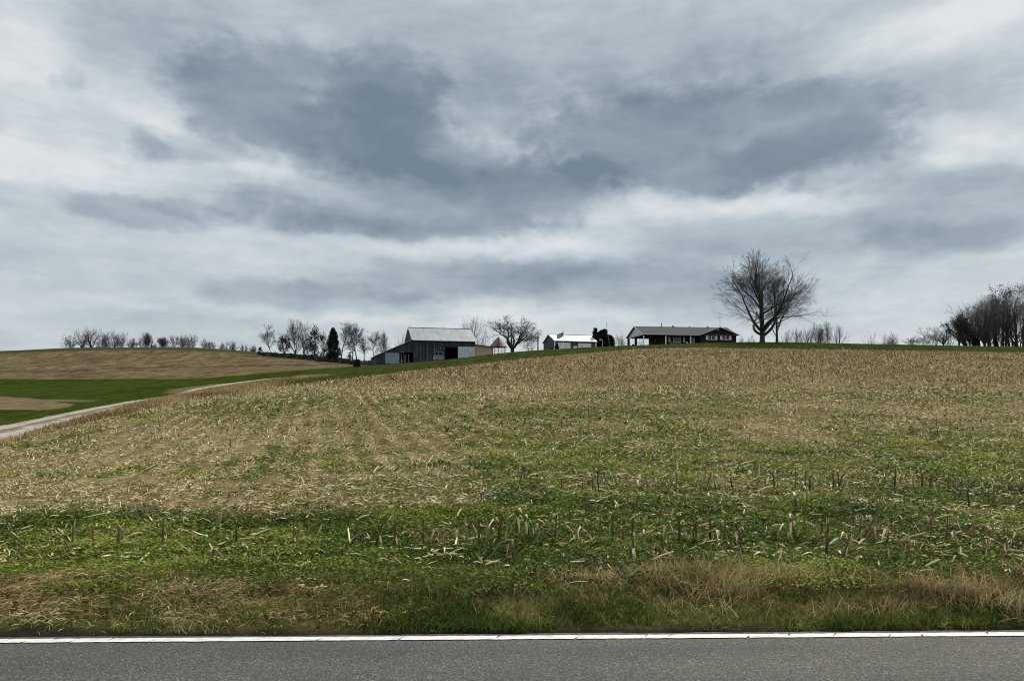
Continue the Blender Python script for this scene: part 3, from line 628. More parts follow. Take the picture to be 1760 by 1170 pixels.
mb = MB(); mb.box(a, b, -.095, -.076, fr.H(624.5, a)+.6, fr.H(624.5, a)+.7); mb.prism([(a, fr.H(624.5, a)+.75), (a+.15, fr.H(624.5, a)+.75), (b, fr.H(607, a)), (b-.15, fr.H(607, a))], 'y', -.095, -.076); mb.build('door_brace', M['bluedoor'], d2)
mb = MB(); a, b = fr.X(712), fr.X(764.3); mb.box(a, b, -.055, -.01, -.3, fr.H(594.5, a)); mb.build('plank_door', M['barn'], barn)
mb = MB()
for ua in (723, 734, 746.6, 750.4, 754, 757): X = fr.X(ua); mb.box(X-.035, X+.035, -.085, -.056, fr.H(594.7, X) if ua > 740 else -.1, fr.H(594.7, X) if ua < 740 else fr.H(603.5, X))
mb.F and None
mb.build('batten', M['palewood'], barn)
mb = MB(); a, b = fr.X(746.8), fr.X(760.6); z0, z1 = fr.H(610, a), fr.H(605, a)
mb.box(a, b, -.10, -.057, z0-.1, z0); mb.box(a, b, -.10, -.057, z1, z1+.1); mb.box(a, a+.1, -.10, -.057, z0, z1); mb.box(b-.1, b, -.10, -.057, z0, z1); mb.box((a+b)/2-.04, (a+b)/2+.04, -.10, -.057, z0, z1)
w = mb.build('window', M['palewood'], barn); mb = MB(); mb.box(a+.1, b-.1, -.07, -.058, z0, z1); mb.build('pane', M['dark'], w)
mb = MB(); xa = fr.X(744.5); k = 0
while xa < fr.X(761.8):
    wd = random.uniform(.16, .26)
    if k not in (4,): mb.box(xa, xa+wd-.03, -.09, -.057, fr.H(619.5, xa)+random.uniform(0, .2), z0-.12-random.uniform(0, .15))
    xa += wd; k += 1
mb.build('half_door', M['palewood'], barn)
mb = MB()
for ua in (690.5, 694.5, 697.5, 702.2): X = fr.X(ua); mb.box(X-.06, X+.06, .0, .12, -1.2, gT-random.uniform(.1, .5))
mb.box(fr.X(688.5), fr.X(695), -.03, .0, gT-.1, gT); mb.box(fr.X(688.6), fr.X(695), -.03, 0, fr.H(620, 0)-.12, fr.H(620, 0)); mb.build('stall_post', M['palewood'], barn)
mb = MB(); aX0, aX1 = bR+.02, fr.X(847.3); zt0, zt1 = fr.H(592.8, aX0), fr.H(596.8, aX1)
mb.prism([(aX0, -1), (aX1, -1), (aX1, zt1), (aX0, zt0)], 'y', .1, 7); mb.build('addition_wall', M['tan'], barn)
mb = MB(); mb.prism([(aX0-.02, zt0), (aX1+.3, zt1-.06), (aX1+.3, zt1+.06), (aX0-.02, zt0+.12)], 'y', -.2, 7.3); mb.build('addition_roof', M['black'], barn)
mb = MB(); mb.box(bR-.16, bR+.015, -.04, .09, -1, hE-.2); mb.box(aX1-.08, aX1+.03, .04, .095, -1, zt1); mb.build('corner_post', M['black'], barn)

# ---------------------------------------------------------------- wire corn crib with conical striped roof
m, nt, b = new_mat('rusty_striped_roof'); tc = N(nt, 'ShaderNodeTexCoord'); sp = N(nt, 'ShaderNodeSeparateXYZ'); nt.links.new(tc.outputs['Object'], sp.inputs[0])
at2 = N(nt, 'ShaderNodeMath', operation='ARCTAN2'); nt.links.new(sp.outputs[1], at2.inputs[0]); nt.links.new(sp.outputs[0], at2.inputs[1])
k = gray(nt, at2.outputs[0], -math.pi, math.pi, 0, 18); nz = N(nt, 'ShaderNodeTexWhiteNoise', noise_dimensions='1D'); fl = N(nt, 'ShaderNodeMath', operation='FLOOR'); nt.links.new(k, fl.inputs[0]); nt.links.new(fl.outputs[0], nz.inputs['W'])
n2 = N(nt, 'ShaderNodeTexNoise', Scale=1.2, Detail=5); nt.links.new(tc.outputs['Object'], n2.inputs['Vector']); sx = N(nt, 'ShaderNodeMath', operation='MULTIPLY_ADD'); nt.links.new(sp.outputs[0], sx.inputs[0]); sx.inputs[1].default_value = .22; nt.links.new(nz.outputs[0], sx.inputs[2])
ad = N(nt, 'ShaderNodeMath', operation='ADD'); nt.links.new(sx.outputs[0], ad.inputs[0]); nt.links.new(gray(nt, n2.outputs[0], .3, .7, -.2, .2), ad.inputs[1])
nt.links.new(ramp(nt, ad.outputs[0], [(.25, (.085, .020, .015)), (.55, (.13, .038, .028)), (.7, (.19, .15, .135)), (.95, (.25, .235, .22))]), b.inputs['Base Color']); b.inputs['Roughness'].default_value = .7; M['cribroof'] = m
cy = 162.0; cx = X_of(856.5, cy); cz = zs(cx, cy); zr = EYE+(HV-596)*cy/F-cz; za = EYE+(HV-579)*cy/F-cz; cr = 15.2*cy/F
crib = empty('corn_crib', (cx, cy, cz)); tag(crib, 'round wire corn crib with red and pale cone roof', 'corn crib')
V = [(0, 0, za)]; Fs = []; S = 18
for k in range(S):
    a = 6.28318*k/S; V.append((cr*1.05*math.cos(a), cr*1.05*math.sin(a), zr-.05)); V.append((.25*math.cos(a), .25*math.sin(a), za-.12))
for k in range(S):
    j = (k+1) % S; Fs.append((1+2*k, 1+2*j, 2+2*j, 2+2*k)); Fs.append((2+2*k, 2+2*j, 0))
me = bpy.data.meshes.new('roof'); me.from_pydata(V, [], Fs); rf = link('roof', me, M['cribroof'], crib)
mb = MB(); mb.cyl((0, 0, za-.1), (0, 0, za+.15), .12, .07, 8); mb.build('roof_cap', M['metal'], rf)
mb = MB(); rr = cr*.82
for k in range(12):
    a = 6.28318*k/12; mb.cyl((rr*math.cos(a), rr*math.sin(a), -.5), (rr*math.cos(a), rr*math.sin(a), zr), .035)
mb.build('post', M['mesh'], crib)
mb = MB()
for z in np.arange(.1, zr, .22):
    for k in range(24):
        a, c = 6.28318*k/24, 6.28318*(k+1)/24; mb.cyl((rr*math.cos(a), rr*math.sin(a), z), (rr*math.cos(c), rr*math.sin(c), z), .012, sides=4)
mb.build('wire_ring', M['mesh'], crib)
mb = MB(); mb.box(-cr*1.03, cr*1.03, -.06, .06, zr-.16, zr-.05); mb.cyl((0, 0, zr-.12), (0, 0, zr-.06), cr*1.04, cr*1.04, 18); mb.build('eave_ring', M['black'], crib)

# ---------------------------------------------------------------- garage
fr = Frame(953.6, 170, 16, 12.95); D = 8.2; W_ = fr.X(1024.3); hE = fr.H(585.4, 0)+.05; hR = fr.H(575.2, 0, D/2)
gar = fr.root('garage'); tag(gar, 'grey metal garage with bright metal roof and white doors', 'garage')
mb = MB(); mb.box(0, W_, 0, .12, -1.2, hE); mb.box(0, W_, D-.12, D, -1.2, hE)
for xa in (0, W_-.12): mb.prism([(.12, -1.2), (D-.12, -1.2), (D-.12, hE), (D/2, hR-.08), (.12, hE)], 'x', xa, xa+.12)
mb.build('wall', M['garwall'], gar)
sl = (hR-hE)/(D/2); ov = .3
mb = MB(); mb.prism([(-ov, hE-ov*sl), (D/2, hR), (D+ov, hE-ov*sl), (D+ov, hE-ov*sl+.1), (D/2, hR+.1), (-ov, hE-ov*sl+.1)], 'x', -.25, W_+.25); gr = mb.build('roof', M['garroof'], gar)
mb = MB(); mb.box(-.27, W_+.27, D/2-.15, D/2+.15, hR+.085, hR+.14); mb.build('ridge_cap', M['garroof'], gr)
mb = MB(); mb.box(-.25, W_+.25, -ov-.03, -ov, hE-ov*sl-.06, hE-ov*sl+.1); mb.build('fascia', M['white'], gar)
for xa in (0, W_): mb = MB(); mb.box(xa-.14, xa+.14, -.035, -.003, -1, hE-.1); mb.build('corner_trim', M['white'], gar)
for ua, ub, va, vb, nm in ((958.8, 980.5, 588.6, 604, 'overhead_door'), (993.8, 1016, 589.6, 602, 'overhead_door')):
    mb = MB(); a, b = fr.X(ua), fr.X(ub); top = fr.H(va, a); mb.box(a, b, -.03, -.004, -1.0, top); dd = mb.build(nm, M['white'], gar)
    mb = MB(); [mb.box(a, b, -.036, -.031, top-.5*k-.02, top-.5*k) for k in range(1, 5)]; mb.build('panel_groove', M['metal'], dd)
mb = MB(); a, b = fr.X(985.4), fr.X(992.2); mb.box(a, b, -.04, -.004, -1, fr.H(594.6, a)); sd = mb.build('walk_door', M['white'], gar)
mb = MB(); mb.cyl((b-.12, -.1, .6), (b-.12, -.04, .6), .04); mb.build('handle', M['black'], sd)

# flag on its pole
fy = 163.0; fx = X_of(968.6, fy); fz = zs(fx, fy); ph = EYE+(HV-569)*fy/F-fz
fp = empty('flag_pole', (fx, fy, fz)); tag(fp, 'thin white flag pole standing in front of the garage', 'flag pole')
mb = MB(); mb.cyl((0, 0, -.3), (0, 0, ph), .05, .03); mb.build('pole', M['white'], fp)
mb = MB(); mb.cyl((0, 0, ph), (0, 0, ph+.12), .06, .05); mb.build('finial', M['metal'], fp)
m, nt, b = new_mat('striped_flag'); ua_ = N(nt, 'ShaderNodeAttribute', attribute_name='fu'); va_ = N(nt, 'ShaderNodeAttribute', attribute_name='fv')
mm = N(nt, 'ShaderNodeMath', operation='MULTIPLY'); nt.links.new(va_.outputs['Fac'], mm.inputs[0]); mm.inputs[1].default_value = 6.5
fc = N(nt, 'ShaderNodeMath', operation='FRACT'); nt.links.new(mm.outputs[0], fc.inputs[0]); gt = N(nt, 'ShaderNodeMath', operation='GREATER_THAN'); nt.links.new(fc.outputs[0], gt.inputs[0]); gt.inputs[1].default_value = .5
c = mixc(nt, gt.outputs[0], (.26, .035, .04), (.52, .50, .48))
lt = N(nt, 'ShaderNodeMath', operation='LESS_THAN'); nt.links.new(ua_.outputs['Fac'], lt.inputs[0]); lt.inputs[1].default_value = .4
g2 = N(nt, 'ShaderNodeMath', operation='GREATER_THAN'); nt.links.new(va_.outputs['Fac'], g2.inputs[0]); g2.inputs[1].default_value = 6/13
an = N(nt, 'ShaderNodeMath', operation='MULTIPLY'); nt.links.new(lt.outputs[0], an.inputs[0]); nt.links.new(g2.outputs[0], an.inputs[1])
cbn = N(nt, 'ShaderNodeCombineXYZ'); nt.links.new(ua_.outputs['Fac'], cbn.inputs[0]); nt.links.new(va_.outputs['Fac'], cbn.inputs[1])
vo = N(nt, 'ShaderNodeTexVoronoi', Scale=16.); vo.inputs['Randomness'].default_value = 0; nt.links.new(cbn.outputs[0], vo.inputs['Vector']); st = N(nt, 'ShaderNodeMath', operation='LESS_THAN'); nt.links.new(vo.outputs['Distance'], st.inputs[0]); st.inputs[1].default_value = .25
can = mixc(nt, st.outputs[0], (.02, .03, .10), (.75, .75, .75))
nt.links.new(mixc(nt, an.outputs[0], c, can), b.inputs['Base Color'])
V = []; Q = []; fu = []; fv = []; nu, nv = 16, 10; FL = 1.75; FH = 1.0
for i in range(nu+1):
    for j in range(nv+1):
        a = i/nu; b_ = j/nv
        V.append((-.06-FL*.82*a, .16*math.sin(a*7+b_*1.2)*a-.3*a, ph-.1-FH+FH*b_-.62*a-.12*math.sin(a*3))); fu.append(a); fv.append(b_)
for i in range(nu):
    for j in range(nv): a = i*(nv+1)+j; Q.append((a, a+nv+1, a+nv+2, a+1))
fl = link('flag', np_mesh('flag', np.array(V), [np.array(Q)], {'fu': np.array(fu), 'fv': np.array(fv)}, smooth=True), m); fl.location = (fx, fy, fz)
sm = fl.modifiers.new('cloth', 'SOLIDIFY'); sm.thickness = .008
tag(fl, 'red and white striped flag with starred blue corner flying left', 'flag')

# ---------------------------------------------------------------- ranch house
HX = fr  # keep
fr = Frame(1105.7, 165, 9, 13.85); D = 11.2
W_ = fr.X(1265.5); hE = 2.62; hR = fr.H(561.8, 8, D/2); xP1, xP2 = fr.X(1144), fr.X(1186.5); wL = fr.X(1203); wR = fr.X(1269.8); wM = (wL+wR)/2
ho = fr.root('ranch_house'); tag(ho, 'long low dark brick ranch house with white shutters and open carport', 'house')
py = 1.9     # porch depth
mb = MB(); mb.box(xP1, wL+.2, py, py+.2, -.6, hE); mb.box(xP1, xP1+.2, py+.2, D-.2, -.6, hE); mb.box(xP1, W_, D-.2, D, -.6, hE); mb.box(W_-.2, W_, .2, D-.2, -.6, hE)
mb.box(wL+.2, wL+.4, .2, py, -.6, hE); mb.build('wall', M['brick'], ho)
mb = MB(); wap = fr.H(562.6, wM)-.15; mb.prism([(wL+.2, -.6), (W_, -.6), (W_, hE+.02), (wM, wap), (wL+.2, hE+.02)], 'y', 0, .2); mb.build('gable_wall', M['brick'], ho)
sl = (hR-hE)/(D/2); ov = .45
mb = MB(); mb.prism([(-ov, hE-ov*sl+.06), (D/2, hR-.1), (D+ov, hE-ov*sl+.06), (D+ov, hE-ov*sl+.2), (D/2, hR+.06), (-ov, hE-ov*sl+.2)], 'x', -.35, W_+.4); rf = mb.build('roof', M['shingle'], ho)
mb = MB(); wr = wR-wM; wez = hE-.08; wa = fr.H(561.8, wM)
mb.prism([(wL, wez), (wM, wa-.14), (wR, wez), (wR, wez+.14), (wM, wa), (wL, wez+.14)], 'y', -.5, D/2-.3); mb.build('wing_roof', M['shingle'], ho)
mb = MB(); mb.prism([(wL, wez-.02), (wM, wa-.18), (wR, wez-.02), (wR, wez+.10), (wM, wa-.03), (wL, wez+.10)], 'y', -.54, -.503); mb.box(-.35, wL-.03, -ov-.03, -ov-.002, hE-ov*sl+.02, hE-ov*sl+.18)
mb.prism([(-ov, hE-ov*sl+.02), (D/2, hR-.16), (D+ov, hE-ov*sl+.02), (D+ov, hE-ov*sl+.18), (D/2, hR+.04), (-ov, hE-ov*sl+.18)], 'x', -.39, -.353); mb.build('fascia', M['siding'], ho)
mb = MB(); mb.prism([(.0, hE-.02), (D, hE-.02), (D/2, hR-.2)], 'x', .02, .12); mb.box(-.05, .16, -.02, D, hE-.2, hE-.025); mb.build('gable_siding', M['siding'], ho)
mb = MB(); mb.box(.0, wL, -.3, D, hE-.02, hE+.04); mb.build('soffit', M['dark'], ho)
mb = MB(); mb.box(-.1, wL, -.28, -.1, hE-.36, hE-.04); mb.build('porch_beam', M['black'], ho)
mb = MB(); mb.box(-.25, xP1, -.2, D, -.9, .02); mb.box(xP1, wL+.2, -.2, py, -.9, .12); mb.build('slab', M['concrete'], ho)
for X in (0.05, xP1, xP2): mb = MB(); mb.box(X-.11, X+.11, -.2, .0, -.4, hE-.36); mb.build('porch_post', M['white'], ho)
for Y in (D*.5, D-.3): mb = MB(); mb.box(-.1, .35, Y-.22, Y+.22, -.9, hE-.2); mb.build('brick_pier', M['brick'], ho)
def window(a, b, z0, z1, y, mull, nm='window', sh=None):
    mb = MB(); f = .1; mb.box(a, b, y-.07, y-.004, z0-f, z0); mb.box(a, b, y-.07, y-.004, z1, z1+f); mb.box(a, a+f, y-.07, y-.004, z0, z1); mb.box(b-f, b, y-.07, y-.004, z0, z1)
    for q in mull: X = a+(b-a)*q; mb.box(X-.08, X+.08, y-.06, y-.004, z0, z1)
    w = mb.build(nm, M['white'], ho); mb = MB(); mb.box(a+f, b-f, y-.03, y-.006, z0, z1); mb.build('pane', M['glass'], w); return w
def shutter(a, b, z0, z1, y):
    mb = MB(); mb.box(a, b, y-.06, y-.004, z0, z1); n = 9
    for k in range(n): z = z0+.06+(z1-z0-.1)*k/n; mb.box(a+.06, b-.06, y-.075, y-.061, z, z+.06)
    mb.build('shutter', M['white'], ho)
for (ua, ub) in ((1213.2, 1232.8), (1237.4, 1257)):
    a, b = fr.X(ua), fr.X(ub); z1, z0 = fr.H(575.6, a), fr.H(583.8, a); sw = .47
    window(a+sw, b-sw, z0+.08, z1-.1, 0, [.5]); shutter(a, a+sw-.02, z0, z1, 0); shutter(b-sw+.02, b, z0, z1, 0)
a, b = fr.X(1157, py), fr.X(1170.4, py); z1, z0 = fr.H(578.2, a, py), fr.H(587, a, py); window(a, b, z0, z1, py, [], 'picture_window')
for ua, ub in ((1149, 1152), (1174, 1177)): shutter(fr.X(ua, py), fr.X(ub, py), z0-.1, z1-.05, py)
a, b = fr.X(1188.3, py), fr.X(1193.6, py); mb = MB(); mb.box(a, b, py-.06, py-.004, .13, 2.2); dr = mb.build('front_door', M['palewood'], ho); mb = MB(); mb.box(b-.24, b+.02, py-.075, py-.061, .13, 2.3); mb.box(a-.1, a, py-.075, py-.004, .13, 2.3); mb.build('door_frame', M['siding'], dr)
mb = MB(); X = fr.X(1234.3); mb.box(X-.15, X+.15, -.05, -.004, fr.H(567.7, X), fr.H(564.8, X)); mb.build('gable_vent', M['siding'], ho)
mb = MB(); mb.box(xP1-.06, xP1-.005, py+4.2, py+4.5, 1.5, 2.2); mb.build('wall_lamp', M['white'], ho)
for ua, hh, ww, nm, mt in ((1137.6, .85, .11, 'vent_pipe', 'black'), (1157.3, .32, .28, 'roof_vent', 'black'), (1185.8, .28, .22, 'roof_vent', 'metal'), (1216.7, .32, .26, 'roof_vent', 'black')):
    X = fr.X(ua, D/2); mb = MB(); mb.cyl((X, D/2+.2, hR-.3), (X, D/2+.2, hR+hh*.8), ww*.7, sides=10); mb.cyl((X, D/2+.2, hR+hh*.75), (X, D/2+.2, hR+hh), ww, ww*.7, 10); mb.build(nm, M[mt], rf)
X = fr.X(1237.5, D/2); mb = MB(); mb.cyl((X, D/2, hR-.2), (X, D/2, fr.H(541, X, D/2)), .045); mb.box(X-.7, X+.7, D/2-.02, D/2+.02, fr.H(541, X, D/2)-.4, fr.H(541, X, D/2)-.36); mb.build('antenna', M['metal'], rf)
# porch furniture and the bin in the carport
def chair(X, Y, rz, label, mat):
    wx, wy = fr.W(X, Y); r = empty('porch_chair', (wx, wy, fr.z0+.12), fr.rot+rz); tag(r, label, 'chair', 'chairs on the porch')
    mb = MB(); mb.box(-.27, .27, -.25, .25, .38, .43); mb.build('seat', mat, r)
    mb = MB(); [mb.box(-.27+.12*k, -.2+.12*k, .22, .26, .43, .98) for k in range(5)]; mb.box(-.27, .28, .215, .265, .94, 1.0); mb.build('backrest', mat, r)
    for sx in (-1, 1):
        for sy in (-1, 1): mb = MB(); mb.box(sx*.24-.025, sx*.24+.025, sy*.22-.025, sy*.22+.025, 0, .38); mb.build('leg', mat, r)
        mb = MB(); mb.box(sx*.27-.03, sx*.27+.03, -.25, .22, .60, .64); mb.box(sx*.27-.025, sx*.27+.025, -.24, -.19, .43, .60); mb.build('armrest', mat, r)
chair(fr.X(1181, 1.2), 1.2, 0, 'pale porch chair beside the front door of the house', M['white']); chair(fr.X(1154.6, 1.2), 1.2, .2, 'grey porch chair left of the picture window', M['metal'])
wx, wy = fr.W(fr.X(1164, 1.3), 1.3); bn = empty('porch_bench', (wx, wy, fr.z0+.12), fr.rot); tag(bn, 'dark low bench under the picture window on the porch', 'bench')
mb = MB(); mb.box(-.85, .85, -.22, .22, .4, .46); mb.build('seat', M['black'], bn); mb = MB(); mb.box(-.85, .85, .2, .25, .56, .64); mb.box(-.85, .85, .2, .25, .7, .76); [mb.box(q-.03, q+.03, .2, .25, .4, .76) for q in (-.8, 0, .8)]; mb.build('backrest', M['metal'], bn)
for q in (-.75, .75): mb = MB(); mb.box(q-.04, q+.04, -.2, .2, 0, .4); mb.build('leg', M['black'], bn)
wx, wy = fr.W(fr.X(1088.3, D*.8), D*.8); bn = empty('barrel', (wx, wy, fr.z0+.02)); tag(bn, 'dark barrel standing at the back of the open carport', 'barrel')
mb = MB(); [mb.cyl((0, 0, z0), (0, 0, z1), r0, r1, 14) for z0, z1, r0, r1 in ((0, .3, .27, .31), (.3, .6, .31, .31), (.6, .9, .31, .27))]; mb.build('body', M['black'], bn); mb = MB(); mb.cyl((0, 0, .9), (0, 0, .96), .3, .24, 14); mb.build('lid', M['black'], bn)
HOUSE = fr
# poles
def pole(name, u, y, topv, r, label, cat, mat, lean=0., extra=None):
    x = X_of(u, y); z = zs(x, y); h = EYE+(HV-topv)*y/F-z; o = empty(name, (x, y, z)); tag(o, label, cat)
    mb = MB(); mb.cyl((0, 0, -.5), (lean*h, 0, h), r, r*.75); mb.build('pole', mat, o)
    if extra: extra(o, h)
    return o
def xarm(o, h): mb = MB(); mb.box(-.45, .2, -.05, .05, h-1.5, h-1.4); mb.build('bracket', M['pole'], o)
pole('utility_pole', 924.6, 163, 575.5, .15, 'dark wooden utility pole left of the grey garage', 'pole', M['pole'], 0, xarm)
def mast(o, h): mb = MB(); mb.cyl((-.16*h*.93, 0, h*.93), (-.16*h*.93+.4, 0, h*.93-.05), .02); mb.build('aerial', M['metal'], o)
pole('radio_mast', 1048.8, 168, 552.5, .05, 'thin slanting mast beside the dark cedars', 'mast', M['metal'], -.16, mast)
def lamp(o, h): mb = MB(); mb.cyl((0, 0, h-.12), (-.5, -.1, h-.02), .05); mb.cyl((-.5, -.1, h-.18), (-.5, -.1, h+.05), .28, .16, 10); mb.build('lamp_head', M['palepole'], o)
pole('yard_light', 1035.5, 163, 583, .10, 'pale post with a lamp head before the dark cedars', 'lamp', M['palepole'], 0, lamp)
def cap(o, h): mb = MB(); mb.box(-.07, .07, -.07, .07, h, h+.06); mb.build('cap', M['pole'], o)
pole('yard_post', 972.6, 163, 595, .06, 'thin dark post in front of the left garage door', 'post', M['black'], 0, cap)
pole('yard_post', 1000.3, 163, 594, .11, 'thicker dark post in front of the right garage door', 'post', M['black'], 0, cap)

# ---------------------------------------------------------------- trees
def norm(a): return a/np.maximum(np.linalg.norm(a, axis=-1, keepdims=True), 1e-9)
def perp(d, r):
    t = r.normal(size=d.shape); return norm(t-(t*d).sum(-1, keepdims=True)*d)
def grow(P, Dv, L, Rr, nseg, wander, up, r, taper=.35):
    """polylines (n, nseg+1, 3), radii"""
    n = len(P); pts = np.empty((n, nseg+1, 3)); rad = np.empty((n, nseg+1)); pts[:, 0] = P; rad[:, 0] = Rr; d = Dv.copy(); dirs = np.empty_like(pts); dirs[:, 0] = d
    for k in range(1, nseg+1):
        d = norm(d+r.normal(0, wander, d.shape)+np.array([0, 0, up])); pts[:, k] = pts[:, k-1]+d*(L/nseg)[:, None]; rad[:, k] = Rr*(1-(1-taper)*k/nseg); dirs[:, k] = d
    return pts, rad, dirs
def tubes(pts, rad, sides):
    n, m, _ = pts.shape
    t = np.empty_like(pts); t[:, 1:-1] = pts[:, 2:]-pts[:, :-2]; t[:, 0] = pts[:, 1]-pts[:, 0]; t[:, -1] = pts[:, -1]-pts[:, -2]; t = norm(t)
    ref = np.where(np.abs(t[:, :1, 2:3]) > .8, np.array([1., 0, 0]), np.array([0., 0, 1.])); a = norm(np.cross(t, np.broadcast_to(ref, t.shape))); b = np.cross(t, a)
    th = np.arange(sides)*6.28318/sides
    V = pts[:, :, None]+rad[:, :, None, None]*(np.cos(th)[None, None, :, None]*a[:, :, None]+np.sin(th)[None, None, :, None]*b[:, :, None])
    I = np.arange(n*m*sides).reshape(n, m, sides); J = np.roll(I, -1, 2)
    Q = np.stack([I[:, :-1], J[:, :-1], J[:, 1:], I[:, 1:]], -1).reshape(-1, 4)
    return V.reshape(-1, 3), Q
def children(pts, dirs, rad, L, per, tmin, ang, ratio, r, rr=.55, tmax=1.0):
    n, m, _ = pts.shape; k = per
    tt = r.uniform(tmin, tmax, (n, k)); tt[:, 0] = tmax; f = tt*(m-1); i = np.minimum(f.astype(int), m-2); w = (f-i)[..., None]; ii = np.arange(n)[:, None]
    P = pts[ii, i]*(1-w)+pts[ii, i+1]*w; d = dirs[ii, i+1]; rd = rad[ii, i]*(1-w[..., 0])+rad[ii, i+1]*w[..., 0]
    P = P.reshape(-1, 3); d = d.reshape(-1, 3); a = r.uniform(ang[0], ang[1], len(P)); first = np.zeros((n, k), bool); first[:, 0] = True; a = np.where(first.ravel(), a*.35, a)
    pd = perp(d, r); d2 = norm(d*np.cos(a)[:, None]+pd*np.sin(a)[:, None])
    Lc = np.repeat(L, k)*r.uniform(ratio[0], ratio[1], len(P))*(1.12-.45*(tt.ravel()-tmin)); Rc = rd.ravel()*np.where(first.ravel(), .95, r.uniform(rr*.75, rr*1.1, len(P)))
    return P, d2, Lc, Rc
def tree_meshes(seed, shape, H, Wd, stems=None, levels=3, twig=.022, lean=0., leaves=0, tmin=.32, dense=1.0):
    """returns (trunk V,Q) and (crown V,Q) scaled to height H and crown width Wd"""
    r = np.random.default_rng(seed); TV = []; TQ = []; CV = []; CQ = []; nt_ = nc_ = 0
    def putT(p, ra, s):
        nonlocal nt_; V, Q = tubes(p, ra, s); TV.append(V); TQ.append(Q+nt_); nt_ += len(V)
    def putC(p, ra, s):
        nonlocal nc_; V, Q = tubes(p, ra, s); CV.append(V); CQ.append(Q+nc_); nc_ += len(V)
    if shape == 'vase':       # short bole, many big rising limbs
        P0 = np.zeros((1, 3)); p, ra, d = grow(P0, np.array([[lean, 0, 1.]]), np.array([.17]), np.array([.030]), 5, .03, .05, r, .82); ra[:, 0] *= 1.4; putT(p, ra, 12)
        lp, lra, ld = grow(p[:, -1], d[:, -1], np.array([.80]), np.array([.022]), 12, .06, .03, r, .2)
        nl = 13; az = np.arange(nl)*2.4+r.uniform(0, 6); t = np.linspace(-.45, .66, nl); spread = np.linspace(1.75, .5, nl)*r.uniform(.75, 1.25, nl)
        dd = norm(np.stack([np.cos(az)*spread, np.sin(az)*spread, np.ones(nl)], -1)); S0 = np.empty((nl, 3))
        for q in range(nl):
            src, f = (p[0], (1+t[q])*5) if t[q] < 0 else (lp[0], t[q]*12)
            i0 = min(int(f), len(src)-2); S0[q] = src[i0]*(1-(f-i0))+src[i0+1]*(f-i0)
        tp = np.maximum(t, 0); LL = (.66-.46*tp)*r.uniform(.85, 1.12, nl)
        p, ra, d = grow(S0, dd, LL, (.0165-.010*tp)*r.uniform(.85, 1.15, nl), 12, .10, .055, r, .28); p = np.concatenate([p, lp]); ra = np.concatenate([ra, lra]); d = np.concatenate([d, ld]); putT(p, ra, 8); L = np.r_[LL, .62]
        P, dv, Lc, Rc = children(p, d, ra, L, int(10*dense), .30, (.4, 1.1), (.30, .56), r)
    elif shape == 'spread':   # old low tree with crooked limbs
        P0 = np.zeros((1, 3)); p, ra, d = grow(P0, np.array([[lean, 0, 1.]]), np.array([.22]), np.array([.045]), 5, .06, .05, r, .8); ra[:, 0] *= 1.4; putT(p, ra, 10)
        nl = 8; az = np.arange(nl)*2.4+r.uniform(0, 6); spread = r.uniform(.4, 1.5, nl); dd = norm(np.stack([np.cos(az)*spread, np.sin(az)*spread, np.ones(nl)], -1)); f = r.uniform(.55, 1., nl)
        p, ra, d = grow(p[0, 0]*(1-f[:, None])+p[0, -1]*f[:, None], dd, r.uniform(.5, .75, nl), r.uniform(.016, .028, nl), 10, .2, .07, r, .3); putT(p, ra, 7); L = np.full(nl, .62)
        P, dv, Lc, Rc = children(p, d, ra, L, 8, .25, (.4, 1.1), (.3, .55), r)
    elif shape == 'shrub':    # many stems from the ground
        nl = stems or 9; az = r.uniform(0, 6.28, nl); spread = r.uniform(.05, .8, nl); dd = norm(np.stack([np.cos(az)*spread, np.sin(az)*spread, np.ones(nl)], -1))
        p, ra, d = grow(np.stack([np.cos(az)*.06, np.sin(az)*.06, az*0], -1), dd, r.uniform(.55, .95, nl), r.uniform(.008, .014, nl), 7, .1, .05, r, .35); putT(p, ra, 5); L = np.full(nl, .8)
        P, dv, Lc, Rc = children(p, d, ra, L, 7, .2, (.3, .8), (.25, .5), r)
    else:                     # single stem ('tall') or a few stems
        nl = stems or 1; az = r.uniform(0, 6.28, nl); off = .05*(nl > 1)
        dd = norm(np.stack([lean+np.cos(az)*off*2.5, np.sin(az)*off*2.5, np.ones(nl)], -1)); p, ra, d = grow(np.stack([np.cos(az)*off, np.sin(az)*off, az*0], -1), dd, r.uniform(.8, .95, nl), r.uniform(.013, .017, nl), 10, .045, .02, r, .25); ra[:, 0] *= 1.3; putT(p, ra, 7)
        k = int(13*dense); P, dv, Lc, Rc = children(p, d, ra, np.full(nl, .9), k, tmin, (.35, .8), (.28, .48), r, .5)
        p, ra, d = grow(P, dv, Lc, Rc, 6, .09, .08, r, .3); putC(p, ra, 5); P, dv, Lc, Rc = children(p, d, ra, Lc, 5, .25, (.35, .9), (.4, .65), r)
    for lv in range(levels):
        Rc = np.maximum(Rc*.85, twig/H*(.42 if lv == levels-1 else .7)); n = len(P); s = 5 if lv == 0 else 3
        p, ra, d = grow(P, dv, Lc, Rc, 4 if lv == 0 else 3, .15, .035, r, .35); putC(p, ra, s)
        if lv < levels-1: P, dv, Lc, Rc = children(p, d, ra, Lc, int(4*dense+.5) if lv == 0 else 4, .2, (.3, .9), (.42, .75), r)
    tip = p[:, -1]; mid = p[:, 1]
    tv = np.concatenate(TV); cv = np.concatenate(CV); allz = np.percentile(cv[:, 2], 99.8); cx = np.percentile(cv[:, 0], [.5, 99.5])
    sz = H/allz; sx = Wd/(cx[1]-cx[0]); sy = math.sqrt(sx*sz); S = np.array([sx, sy, sz])
